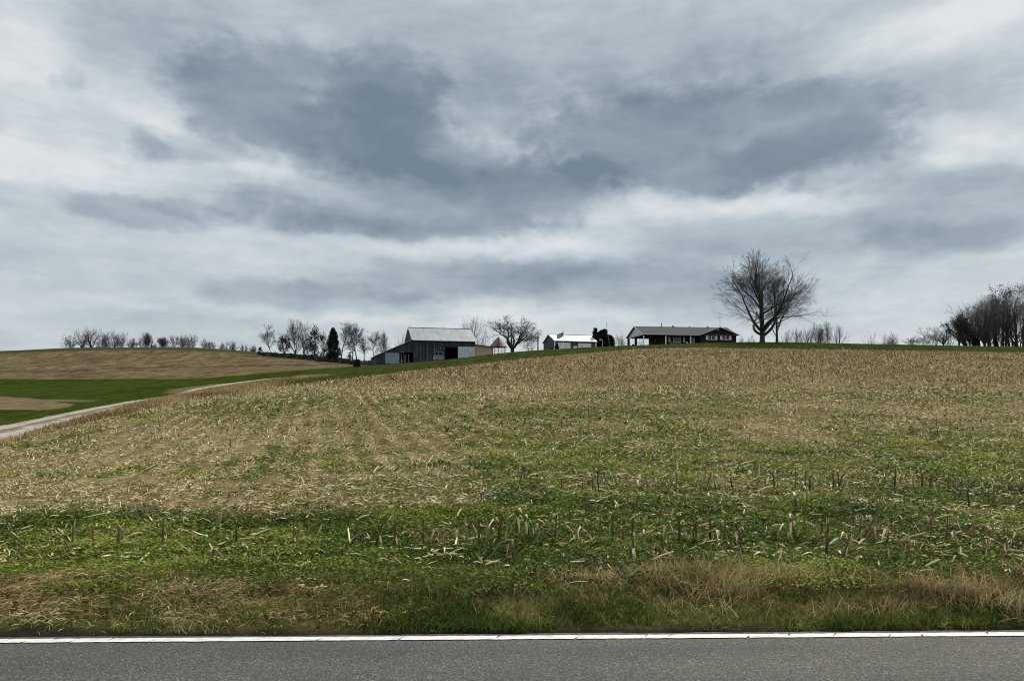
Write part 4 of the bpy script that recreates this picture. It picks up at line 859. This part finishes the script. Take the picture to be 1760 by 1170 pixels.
    # radii were grown in unit height: keep limbs round by limiting anisotropy through the caller's choice of width
    out = [tv*S, np.concatenate(TQ), cv*S, np.concatenate(CQ)]
    if leaves:
        a = np.concatenate([tip, mid]); a = a[r.integers(0, len(a), leaves)]*S+r.normal(0, .12, (leaves, 3)); out.append(a)
    return out
def leaf_quads(P, size, r):
    n = len(P); V, Q = strips(P.astype(float), r.uniform(0, 6.28, n), r.uniform(-1, 1, n), r.uniform(-1, 1, n), r.uniform(.7, 1.4, n)*size, r.uniform(.5, .9, n)*size, 2, r.uniform(-.8, .4, n), [.3, 1, .3]); return V, Q
def put_tree(name, u, y, topv, wpx, shape, label, cat='tree', group=None, seed=0, mats=('bark', 'twig'), levels=3, twig=.022, lean=0., stems=None, leaves=0, leafmat='brownleaf', leafsize=.16, dz=0., tmin=.32, dense=1.0):
    x = X_of(u, y); z = zs(x, y)+dz; H = EYE+(HV-topv)*y/F-z; Wd = wpx*y/F
    if shape == 'tall': Wd = max(Wd, .55*H)
    res = tree_meshes(seed, shape, H, Wd, stems, levels, twig, lean, leaves, tmin, dense)
    o = empty(name, (x, y, z-.1)); tag(o, label, cat, group)
    link('trunk', np_mesh('trunk', res[0], [res[1]], smooth=True), M[mats[0]], o); link('crown', np_mesh('crown', res[2], [res[3]]), M[mats[1]], o)
    if leaves: V, Q = leaf_quads(res[4], leafsize, np.random.default_rng(seed+5)); link('leaves', np_mesh('leaves', V, [Q]), M[leafmat], o)
    return o
def conifer(name, u, y, topv, wpx, label, prof, n, seed, cat='cedar', group=None, size=.5, mat='needle'):
    r = np.random.default_rng(seed); x = X_of(u, y); z = zs(x, y); H = EYE+(HV-topv)*y/F-z; Wr = wpx*y/F/2
    o = empty(name, (x, y, z)); tag(o, label, cat, group)
    mb = MB(); mb.cyl((0, 0, -.4), (0, 0, H*.9), .02*H+.05, .02, 8); mb.build('trunk', M['bark'], o)
    f = r.uniform(0.02, 1, n)**1.05; az = r.uniform(0, 6.283, n); rad = np.interp(f, *prof)*Wr
    lob = .55+.75*vnoise(az*1.4+seed, f*9, seed); q = np.sqrt(r.uniform(.05, 1, n)); rr = rad*lob*q
    P = np.stack([rr*np.cos(az), rr*np.sin(az), f*(H-.55*size)], -1)
    V, Q = strips(P, az+r.normal(0, .5, n), r.uniform(.2, 1.2, n), r.uniform(-1.2, 1.2, n), r.uniform(.5, 1.2, n)*size, r.uniform(.25, .5, n)*size, 2, r.uniform(-.5, .3, n), [.5, 1, .1])
    link('crown', np_mesh('crown', V, [Q]), M[mat], o); return o
# the big yard tree and its neighbour
put_tree('shade_tree', 1310, 166, 429, 176, 'vase', 'huge bare spreading tree beside the ranch house', seed=6, levels=4, twig=.030, dense=1.25)
put_tree('shade_tree', 1335, 172, 466, 84, 'tall', 'dark bare tree standing just behind the huge spreading tree', seed=7, levels=3, twig=.03, lean=.05, tmin=.16, dense=1.5, leaves=1500, leafmat='ivy', leafsize=.17)
# left hill crest
G1 = 'bare trees along the left hill crest'
LH = [(121, 574, 24, 'shrub', 'small rounded bare tree at the far left end of the crest'), (140, 567, 26, 'spread', 'bare tree on the crest, left neighbour of the largest crest tree'), (157, 561, 36, 'spread', 'largest crooked bare tree on the left hill crest'),
 (178, 569, 28, 'shrub', 'bare bushy tree on the crest just right of the largest one'), (191, 567, 24, 'shrub', 'thicket-like bare tree in the middle of the left crest clump'), (205, 567, 28, 'shrub', 'bare bushy tree closing the right end of the left clump'),
 (227, 580, 21, 'shrub', 'low bare shrub in the gap right of the left clump'), (246, 579, 16, 'shrub', 'low thin shrub left of the leaning dead snag'), (253, 570, 14, 'tall', 'slim tall bare sapling left of the leaning dead snag'), (269, 588, 18, 'shrub', 'low dark round bush right of the leaning dead snag'),
 (282, 578, 19, 'tall', 'thin pale sapling left of the second crest clump'), (298, 575, 26, 'spread', 'rounded bare tree at the left of the second crest clump'), (313, 574, 21, 'shrub', 'dense dark bare tree in the middle of the second clump'), (327, 573, 31, 'shrub', 'dense wide bare tree at the right of the second clump'),
 (351, 581, 19, 'spread', 'left one of two small round trees on the crest'), (364, 584, 18, 'spread', 'right one of two small round trees on the crest'), (385, 586, 16, 'shrub', 'faint small shrub left of the fan shaped shrub'), (400, 585, 21, 'shrub', 'fan shaped bare shrub on the falling crest'), (420, 590, 15, 'shrub', 'faint low shrub right of the fan shaped shrub'), (433, 592, 16, 'shrub', 'last low shrub on the crest before the tree row')]
for i, (u_, tv, w_, sh, lb) in enumerate(LH):
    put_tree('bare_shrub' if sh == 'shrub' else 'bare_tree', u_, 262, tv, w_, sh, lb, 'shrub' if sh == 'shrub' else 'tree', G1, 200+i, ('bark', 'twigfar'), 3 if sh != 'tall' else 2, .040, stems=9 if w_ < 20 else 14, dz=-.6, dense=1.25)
x = X_of(260, 258); o = empty('dead_snag', (x, 258, zs(x, 258)-.3)); tag(o, 'leaning dead tree snag on the left hill crest', 'dead tree', G1)
mb = MB(); mb.cyl((-.6, 0, -.3), (.5, 0, 3.3), .26, .12, 7); mb.build('trunk', M['bark'], o); mb = MB(); mb.cyl((.2, 0, 2.2), (-.3, .1, 2.9), .07, .03, 5); mb.cyl((.35, 0, 2.7), (.9, 0, 3.2), .06, .02, 5); mb.build('branch', M['bark'], o)
# tree row on the bank left of the barn
G2 = 'trees in the row left of the barn'; yb = 222
MR = [(466, 557, 34, 'tall', 'slender leaning bare tree at the left end of the row', dict(lean=-.12)), (508, 547, 50, 'vase', 'biggest bare tree of the row with a broad crown', {}), (489, 575, 22, 'spread', 'smaller tree with brown leaves, left under the biggest row tree', dict(leaves=1100, leafsize=.3)),
 (522, 549, 37, 'tall', 'tall bare tree close behind the biggest row tree', {}), (531, 578, 23, 'tall', 'short dark bare tree right of the biggest row tree', dict(leaves=250, leafmat='ivy', leafsize=.35)), (543, 559, 29, 'tall', 'ivy clad thin tree between biggest tree and columnar cedar', dict(leaves=450, leafmat='ivy', leafsize=.4)),
 (557, 568, 23, 'tall', 'faint thin tree just left of the columnar cedar', {}), (587, 550, 43, 'tall', 'tall bare tree just right of the columnar cedar', {}), (606, 556, 31, 'tall', 'left stem of the twin bare trees behind the bush', {}), (614, 555, 34, 'tall', 'right stem of the twin bare trees behind the bush', {}),
 (626, 576, 29, 'tall', 'shorter bare tree between twin trees and the barn', {}), (643, 567, 29, 'tall', 'slender crooked tree leaning left beside the barn corner', dict(lean=-.15)), (660, 566, 28, 'vase', 'bushy bare tree rising behind the barn lean-to roof', {}), (690, 574, 18, 'spread', 'small bare tree touching the barn gable peak', {})]
for i, (u_, tv, w_, sh, lb, kw) in enumerate(MR):
    put_tree('bare_tree', u_, yb if u_ < 640 else 205, tv, w_, sh, lb, 'tree', G2, 300+i, ('bark', 'twig'), 3, .034, dz=-.1, dense=1.3, **kw)
conifer('columnar_cedar', 572.5, 214, 563.5, 21, 'tall dark columnar cedar in the row left of the barn', ([0, .1, .35, .6, .85, 1], [.6, .95, 1.15, .9, .5, .03]), 4200, 41, size=.6)
conifer('small_cedar', 541, 218, 591, 17, 'small dark evergreen left of the columnar cedar', ([0, .3, .7, 1], [.4, 1, .8, .15]), 420, 42, size=.55)
conifer('small_cedar', 556, 218, 597, 11, 'smallest dark evergreen next to the columnar cedar', ([0, .3, .7, 1], [.5, 1, .6, .1]), 260, 43, size=.5)
conifer('small_cedar', 447, 226, 596, 8, 'low dark evergreen at the left end of the tree row', ([0, .3, .7, 1], [.7, 1, .7, .1]), 170, 44, size=.5)
conifer('small_cedar', 526, 220, 594, 10, 'narrow dark evergreen under the biggest row tree', ([0, .3, .7, 1], [.5, 1, .7, .1]), 220, 45, size=.5)
conifer('small_cedar', 601, 200, 604, 12, 'low dark evergreen behind the round bush', ([0, .3, .7, 1], [.5, 1, .6, .1]), 240, 46, size=.5)
# dark brush at the foot of the row
uu = rng.uniform(443, 655, 16000); yy = np.interp(uu, [440, 600, 655], [224, 214, 165])+rng.normal(0, 2.5, 16000); xx = X_of(uu, yy)
hh = rng.beta(1.3, 2.6, 16000)*np.interp(uu, [440, 470, 560, 620, 655], [.15, .7, 1.3, 1.2, .6])*(.4+1.1*fbm(xx*.5, yy*.1, 61, 2)); V, Q = leaf_quads(np.stack([xx, yy, Z(xx, yy)+hh], -1), .42, rng)
tag(link('brush', np_mesh('brush', V, [Q]), M['ivy']), 'dark tangled brush along the foot of the tree row', 'brush', kind='stuff')
# round bush on the grass
conifer('round_bush', 613.5, 139, 617.5, 11.5, 'dark round bush on the grass left of the barn', ([0, .2, .6, .9, 1], [.75, 1, 1, .7, .3]), 1500, 47, 'bush', size=.35, mat='brownleaf')
# behind the barn
G3 = 'bare trees showing behind the barn and garage'
BT = [(704, 557, 14, 'spread', 'small treetop above the left end of the barn ridge', 235, ('bark', 'twigfar')), (724, 558, 22, 'spread', 'flat dark treetop above the barn roof, left of centre', 235, ('bark', 'twigfar')), (760, 552, 24, 'vase', 'pale treetop above the middle of the barn roof', 235, ('barkgrey', 'twiggrey')),
 (808, 538, 62, 'vase', 'pale grey bare tree rising behind the right end of the barn', 205, ('barkgrey', 'twiggrey')), (828, 570, 34, 'shrub', 'pale brushy tree between barn and crib roof', 200, ('barkgrey', 'twiggrey')), (911, 557, 34, 'shrub', 'pale brushy tree right of the dark spreading tree', 190, ('barkgrey', 'twiggrey')), (1062, 573, 30, 'shrub', 'bare brushy tree between dark cedars and the carport', 200, ('bark', 'twigfar')), (1098, 580, 26, 'shrub', 'bare brush seen through the open carport', 215, ('bark', 'twigfar'))]
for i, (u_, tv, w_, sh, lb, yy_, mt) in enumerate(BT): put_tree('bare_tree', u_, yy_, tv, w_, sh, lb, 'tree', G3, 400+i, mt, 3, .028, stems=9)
put_tree('spreading_tree', 881, 172, 541, 92, 'spread', 'dark crooked spreading tree behind the corn crib', seed=52, levels=4, twig=.03, leaves=1300, leafmat='brownleaf', leafsize=.17)
# cedars right of the garage
G4 = 'dark cedars between garage and house'
for u_, tv, w_, pr, nn, sd, lb in ((1023.5, 563.5, 10, ([0, .5, .8, 1], [.9, .9, .5, .1]), 900, 61, 'thin pointed cedar against the right end of the garage'), (1034, 567.5, 26, ([0, .3, .7, .9, 1], [.8, 1, .85, .4, .05]), 2600, 62, 'broad dark cedar behind the pale lamp post'), (1039, 565.5, 18, ([0, .3, .7, .9, 1], [.9, 1, .7, .3, .05]), 1500, 63, 'dark cedar with the tallest tip beside the slanting mast'), (1048, 576, 16, ([0, .3, .7, 1], [.9, 1, .8, .2]), 1300, 64, 'lower rounded cedar under the slanting mast')):
    conifer('cedar', u_, 176, tv, w_, lb, pr, nn, sd, 'cedar', G4, .6)
conifer('door_shrub', 957, 166.5, 591, 6, 'narrow dark shrub at the left garage corner', ([0, .3, .7, 1], [.9, 1, .8, .2]), 400, 65, 'shrub', None, .3)
conifer('low_shrub', 948.5, 166.5, 599, 5, 'low dark shrub by the garage side wall', ([0, .5, 1], [1, 1, .4]), 200, 66, 'shrub', None, .3)
conifer('low_shrub', 990, 166.5, 599.5, 7, 'low dark shrub in front of the small garage door', ([0, .5, 1], [1, 1, .4]), 200, 67, 'shrub', None, .3)
# right of the house
G5 = 'bare trees and shrubs right of the house'
RH = [(1277, 576, 14, 'shrub', 'low bare sapling clump against the right house corner', 205), (1292, 574, 16, 'shrub', 'bare sapling clump between house and the huge tree', 205), (1352, 566, 30, 'shrub', 'dark bare undergrowth shrub under the huge tree', 190), (1372, 562, 26, 'shrub', 'dark bare shrub right of the huge tree trunks', 192),
 (1390, 550, 34, 'spread', 'rounded bare tree, first right of the huge tree', 205), (1408, 556, 18, 'tall', 'narrow dark bare tree, second right of the huge tree', 205), (1423, 549, 28, 'vase', 'taller fan shaped bare tree, third right of the huge tree', 205), (1441, 555, 28, 'spread', 'sloping bare tree at the right end of that group', 205),
 (1500, 568, 24, 'shrub', 'lone faint bare tree standing alone on the grass crest', 230), (1521, 574, 14, 'shrub', 'tiny faint shrub right of the lone crest tree', 230), (1534, 570, 14, 'tall', 'thin faint upright tree right of the lone crest tree', 230)]
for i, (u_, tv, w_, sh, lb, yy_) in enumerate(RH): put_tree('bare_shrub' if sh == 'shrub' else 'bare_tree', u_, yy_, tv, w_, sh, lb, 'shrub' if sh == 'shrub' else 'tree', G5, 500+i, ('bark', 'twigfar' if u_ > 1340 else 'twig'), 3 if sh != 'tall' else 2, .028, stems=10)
# woods at the right edge
G6 = 'bare trees of the right edge woods'
RW = [(1566, 577, 34, 'shrub', 'lowest bare shrub at the left tip of the right woods', {}), (1584, 569, 42, 'shrub', 'low bare shrub, second from the left tip of the woods', {}), (1604, 559, 48, 'shrub', 'bare brushy tree left of the brown leaved oak', {}), (1622, 554, 46, 'spread', 'bare brushy tree touching the brown leaved oak', {}),
 (1648, 537, 56, 'spread', 'round oak still holding dark brown leaves', dict(leaves=3800, leafsize=.26)), (1672, 522, 74, 'tall', 'bare tree just right of the brown leaved oak', dict(stems=3, tmin=.1, lean=-.1)), (1690, 508, 62, 'tall', 'tall leaning bare tree, second right of the oak', dict(lean=-.14, stems=3, tmin=.1)), (1704, 510, 71, 'tall', 'many limbed bare tree, third right of the oak', dict(stems=4, tmin=.1, lean=-.08)),
 (1715, 505, 55, 'tall', 'straight tall bare tree in the middle of the woods', dict(stems=2, tmin=.12)), (1728, 497, 83, 'tall', 'broad bare tree near the right edge of the woods', dict(stems=3, tmin=.1)), (1741, 488, 62, 'tall', 'tall bare tree near the right edge, dark ivy inside', dict(stems=2, tmin=.1, leaves=1200, leafmat='ivy', leafsize=.3)), (1756, 476, 93, 'tall', 'tallest bare tree cut by the right picture edge', dict(stems=3, tmin=.1)),
 (1664, 540, 50, 'tall', 'leaning bare tree behind the right half of the oak', dict(lean=-.25, tmin=.12, levels=2)), (1680, 520, 60, 'tall', 'steeply leaning bare tree just beyond the oak', dict(lean=-.3, tmin=.1, levels=2)), (1697, 508, 66, 'tall', 'bare tree leaning towards the oak, behind the tall leaning one', dict(lean=-.22, tmin=.1, levels=2)), (1721, 500, 60, 'tall', 'bare tree just left of the broad bare tree', dict(lean=-.12, tmin=.1, levels=2)),
 (1748, 484, 66, 'tall', 'bare tree just left of the tallest one', dict(lean=-.1, tmin=.1, stems=2, levels=2)), (1745, 505, 80, 'vase', 'wide bare tree low near the right picture edge', {}), (1632, 552, 36, 'shrub', 'dense bare shrub at the left foot of the oak', dict(stems=9, levels=2)),
 (1700, 545, 36, 'shrub', 'dark understorey shrub below the leaning tree', dict(levels=2)), (1735, 540, 44, 'shrub', 'dark understorey shrub at the right end of the woods', dict(levels=2)), (1672, 552, 34, 'shrub', 'dark understorey shrub under the oak\'s right side', {})]
for i, (u_, tv, w_, sh, lb, kw) in enumerate(RW): put_tree('bare_shrub' if sh == 'shrub' else 'bare_tree', u_, 172+(i*37 % 11), tv, w_, sh, lb, 'shrub' if sh == 'shrub' else 'tree', G6, 600+i, ('bark', 'twigfar'), twig=.024, **dict(dict(stems=8, levels=3 if sh == 'shrub' or 'leaves' in kw or u_ in (1756, 1690) else 2), **kw))
for i, (u_, tv, w_) in enumerate(((1778, 470, 50), (1802, 474, 46), (1830, 468, 52))): put_tree('bare_tree', u_, 176+i*2, tv, w_, 'vase', 'bare tree standing beyond the right end of the woods', 'tree', G6, 700+i, ('bark', 'twig'), 3, .028)

# ---------------------------------------------------------------- sky, sun, camera
w = bpy.data.worlds.new('World'); scene.world = w; w.use_nodes = True; nt = w.node_tree
bgn = nt.nodes['Background']; bgn.inputs['Strength'].default_value = .1
sky = N(nt, 'ShaderNodeTexSky', sky_type='NISHITA'); sky.sun_disc = False; SUN_EL, SUN_AZ = R(44), R(24)
sky.sun_elevation = SUN_EL; sky.sun_rotation = SUN_AZ
tc = N(nt, 'ShaderNodeTexCoord'); sp = N(nt, 'ShaderNodeSeparateXYZ'); nt.links.new(tc.outputs['Generated'], sp.inputs[0])
az = N(nt, 'ShaderNodeMath', operation='ARCTAN2'); nt.links.new(sp.outputs[0], az.inputs[0]); nt.links.new(sp.outputs[1], az.inputs[1])
el = N(nt, 'ShaderNodeMath', operation='ARCSINE'); nt.links.new(sp.outputs[2], el.inputs[0])
cb = N(nt, 'ShaderNodeCombineXYZ'); nt.links.new(az.outputs[0], cb.inputs[0]); nt.links.new(el.outputs[0], cb.inputs[1])
def vmath(op, a, b=None, sc=None):
    n = N(nt, 'ShaderNodeVectorMath', operation=op); nt.links.new(a, n.inputs[0])
    if b is not None:
        if isinstance(b, tuple): n.inputs[1].default_value = b
        else: nt.links.new(b, n.inputs[1])
    if sc is not None: n.inputs['Scale'].default_value = sc
    return n
def skynoise(scale, stretch, det, rough, seed, dist=0.):
    mp = N(nt, 'ShaderNodeMapping'); mp.inputs['Scale'].default_value = (1, stretch, 1); mp.inputs['Location'].default_value = (seed*1.37, seed*.71, seed*.3); nt.links.new(cb.outputs[0], mp.inputs[0])
    n = N(nt, 'ShaderNodeTexNoise', Scale=scale, Detail=det, Roughness=rough); n.inputs['Distortion'].default_value = dist; nt.links.new(mp.outputs[0], n.inputs['Vector']); return n
wn = skynoise(5., 1.5, 5, .58, 3); wsub = vmath('SUBTRACT', wn.outputs['Color'], (.5, .5, .5)); wsc = vmath('MULTIPLY', wsub.outputs[0], (.12, .06, 0))
wn2 = skynoise(22., 1.3, 5, .6, 8); wsub2 = vmath('SUBTRACT', wn2.outputs['Color'], (.5, .5, .5)); wsc2 = vmath('MULTIPLY', wsub2.outputs[0], (.03, .02, 0))
wp = vmath('ADD', cb.outputs[0], wsc.outputs[0]); wp = vmath('ADD', wp.outputs[0], wsc2.outputs[0])
def madd(a, k, c):
    n = N(nt, 'ShaderNodeMath', operation='MULTIPLY_ADD'); nt.links.new(a, n.inputs[0]); n.inputs[1].default_value = k
    if isinstance(c, float): n.inputs[2].default_value = c
    else: nt.links.new(c, n.inputs[2])
    return n.outputs[0]
nA = skynoise(3.2, 2.6, 6, .55, 1, .3); nB = skynoise(9., 2.2, 6, .6, 5, .2)
nE = skynoise(7., 1.7, 9, .62, 12, .25); nF = skynoise(20., 1.8, 6, .6, 17, .2)
def billow(n, k, c):
    m1 = N(nt, 'ShaderNodeMath', operation='SUBTRACT'); nt.links.new(n.outputs[0], m1.inputs[0]); m1.inputs[1].default_value = .5
    m2 = N(nt, 'ShaderNodeMath', operation='ABSOLUTE'); nt.links.new(m1.outputs[0], m2.inputs[0]); return madd(m2.outputs[0], k, c)
nG = skynoise(11., 1.35, 3, .5, 23, .1); nH = skynoise(27., 1.5, 4, .55, 29, .1); nK = skynoise(15., 4.2, 6, .62, 31, .3)
edge = billow(nG, -.8, billow(nH, -.35, madd(nE.outputs[0], .50, madd(nF.outputs[0], .18, -.34+.06))))
dens = madd(nA.outputs[0], .20, madd(nB.outputs[0], .40, madd(nF.outputs[0], .16, madd(nK.outputs[0], .28, -.165))))
# cloud masses: bearing/elevation of centre, half extents, tilt, softness, weight (all in degrees of sky, taken from the photo)
BL = [ # u, v, ru, rv, tilt, soft, weight
 (555, 190, 215, 78, -3, .40, .30), (430, 185, 130, 48, -10, .5, .20), (660, 165, 95, 62, 0, .40, .22), (700, 240, 150, 62, -12, .5, .24), (610, 250, 130, 44, -14, .6, .14), (800, 290, 150, 42, -12, .7, .18),
 (1240, 240, 280, 68, 0, .4, .38), (1400, 272, 145, 46, -4, .4, .24), (1060, 220, 170, 60, 6, .7, .18), (1200, 292, 230, 30, 0, .6, .14),
 (760, 345, 300, 52, 2, .55, .36), (840, 165, 110, 50, -14, .9, .10), (640, 300, 130, 34, -10, .8, .14), (930, 330, 130, 44, 6, .6, .18), (520, 378, 200, 24, -3, .7, .20), (700, 390, 240, 18, 1, .5, .12),
 (860, 50, 620, 105, 0, 1., .20), (200, 48, 150, 42, 0, .9, .18), (1450, 130, 330, 50, -3, 1., .22), (1130, 120, 260, 60, 0, 1., .12), (1650, 350, 210, 56, -3, .8, .26), (1670, 410, 190, 24, 0, .8, .16), (1660, 190, 160, 40, 0, 1., .14),
 (600, 515, 190, 24, -2, .7, .24), (790, 475, 220, 32, 4, .7, .24), (1060, 495, 230, 40, -2, .8, .24), (1300, 405, 250, 30, -4, .8, .22), (1130, 455, 260, 36, 0, 1., .14), (1280, 520, 150, 40, 0, 1., .16), (1550, 440, 160, 30, 0, 1., .10),
 (340, 262, 110, 19, -4, .55, .22), (250, 250, 40, 16, -14, .6, .12), (225, 362, 120, 17, -8, .55, .20), (350, 375, 80, 13, -8, .6, .14), (105, 140, 30, 14, -10, .6, .16), (60, 350, 180, 24, 0, 1., .10), (60, 440, 260, 40, 0, 1., .07), (330, 560, 240, 22, 0, 1., .12), (250, 130, 160, 30, -6, 1., .08),
 (1540, 65, 170, 32, 4, .9, -.20), (1700, 45, 130, 40, 0, 1., -.18), (1690, 268, 110, 20, -6, .8, -.22), (1600, 225, 130, 22, -8, 1., -.16), (40, 60, 80, 120, 0, 1., -.14), (90, 285, 200, 30, 4, .9, -.20), (290, 225, 120, 20, -14, .9, -.12), (500, 318, 130, 13, -8, .7, -.14),
 (830, 425, 150, 16, 3, .8, -.13), (1120, 360, 200, 16, -2, .9, -.07), (800, 540, 330, 20, 0, 1., -.16), (1000, 430, 110, 18, 0, .9, -.14), (860, 190, 130, 60, -14, .9, .13), (1400, 352, 140, 16, -4, .8, -.12)]
for (u_, v_, ru, rv, tilt, soft, wt) in BL:
    a = math.atan((u_-CU)/F); e = math.atan((HV-v_)/F*math.cos(a)); mp = N(nt, 'ShaderNodeMapping', vector_type='TEXTURE')
    mp.inputs['Location'].default_value = (a, e, 0); mp.inputs['Rotation'].default_value = (0, 0, R(tilt)); mp.inputs['Scale'].default_value = (ru/F*math.cos(a)**2*1.22, rv/F*1.26, 1); nt.links.new(wp.outputs[0], mp.inputs[0])
    ln = vmath('LENGTH', mp.outputs[0]); mr = N(nt, 'ShaderNodeMapRange', interpolation_type='SMOOTHSTEP'); ea = N(nt, 'ShaderNodeMath', operation='ADD'); nt.links.new(ln.outputs['Value'], ea.inputs[0]); nt.links.new(edge, ea.inputs[1]); nt.links.new(ea.outputs[0], mr.inputs[0])
    mr.inputs[1].default_value = 1.0+.30*soft; mr.inputs[2].default_value = 1.0-.8*soft; mr.inputs[3].default_value = 0; mr.inputs[4].default_value = 1
    dens = madd(mr.outputs[0], wt, dens)
def lin(r, g, b): return tuple(((c/255+.055)/1.055)**2.4 if c > 10 else c/3295. for c in (r, g, b))
dens = madd(dens, .82, 0.0)
cc = ramp(nt, dens, [(.12, lin(222, 226, 228)), (.28, lin(198, 207, 212)), (.44, lin(175, 187, 195)), (.62, lin(149, 162, 174)), (.80, lin(129, 144, 158)), (1.0, lin(111, 128, 143))])
# brighter, higher overcast above the frame lights the ground
zen = gray(nt, sp.outputs[2], .55, .9, 9.2, 13.)
sc_ = vmath('SCALE', cc); nt.links.new(zen, sc_.inputs['Scale'])
nt.links.new(mixc(nt, .04, sc_.outputs[0], sky.outputs[0]), bgn.inputs['Color'])
sl_ = bpy.data.lights.new('sun', 'SUN'); sl_.energy = 2.9; sl_.angle = R(8); sl_.color = (1, .90, .74); so = bpy.data.objects.new('sun', sl_); COL.objects.link(so)
# sun stands behind the hill, left of centre
d = Vector((math.sin(SUN_AZ)*math.cos(SUN_EL), math.cos(SUN_AZ)*math.cos(SUN_EL), math.sin(SUN_EL))); so.rotation_euler = d.to_track_quat('Z', 'Y').to_euler()
cam = bpy.data.cameras.new('camera'); cam.sensor_width = 36; cam.lens = 36*F/1760; cam.shift_y = (HV-585)/1760; cam.clip_end = 12000; cam.clip_start = .1
co = bpy.data.objects.new('camera', cam); COL.objects.link(co); co.location = (0, 0, EYE); co.rotation_euler = (R(90), 0, 0); scene.camera = co
scene.render.engine = 'CYCLES'; scene.render.resolution_x = 1024; scene.render.resolution_y = 680
scene.cycles.filter_width = 1.0
vs = scene.view_settings; vs.view_transform = 'Standard'; vs.look = 'None'; vs.exposure = .14; vs.gamma = 1
print('objects', len(bpy.data.objects), 'faces', sum(len(o.data.polygons) for o in bpy.data.objects if o.type == 'MESH'))
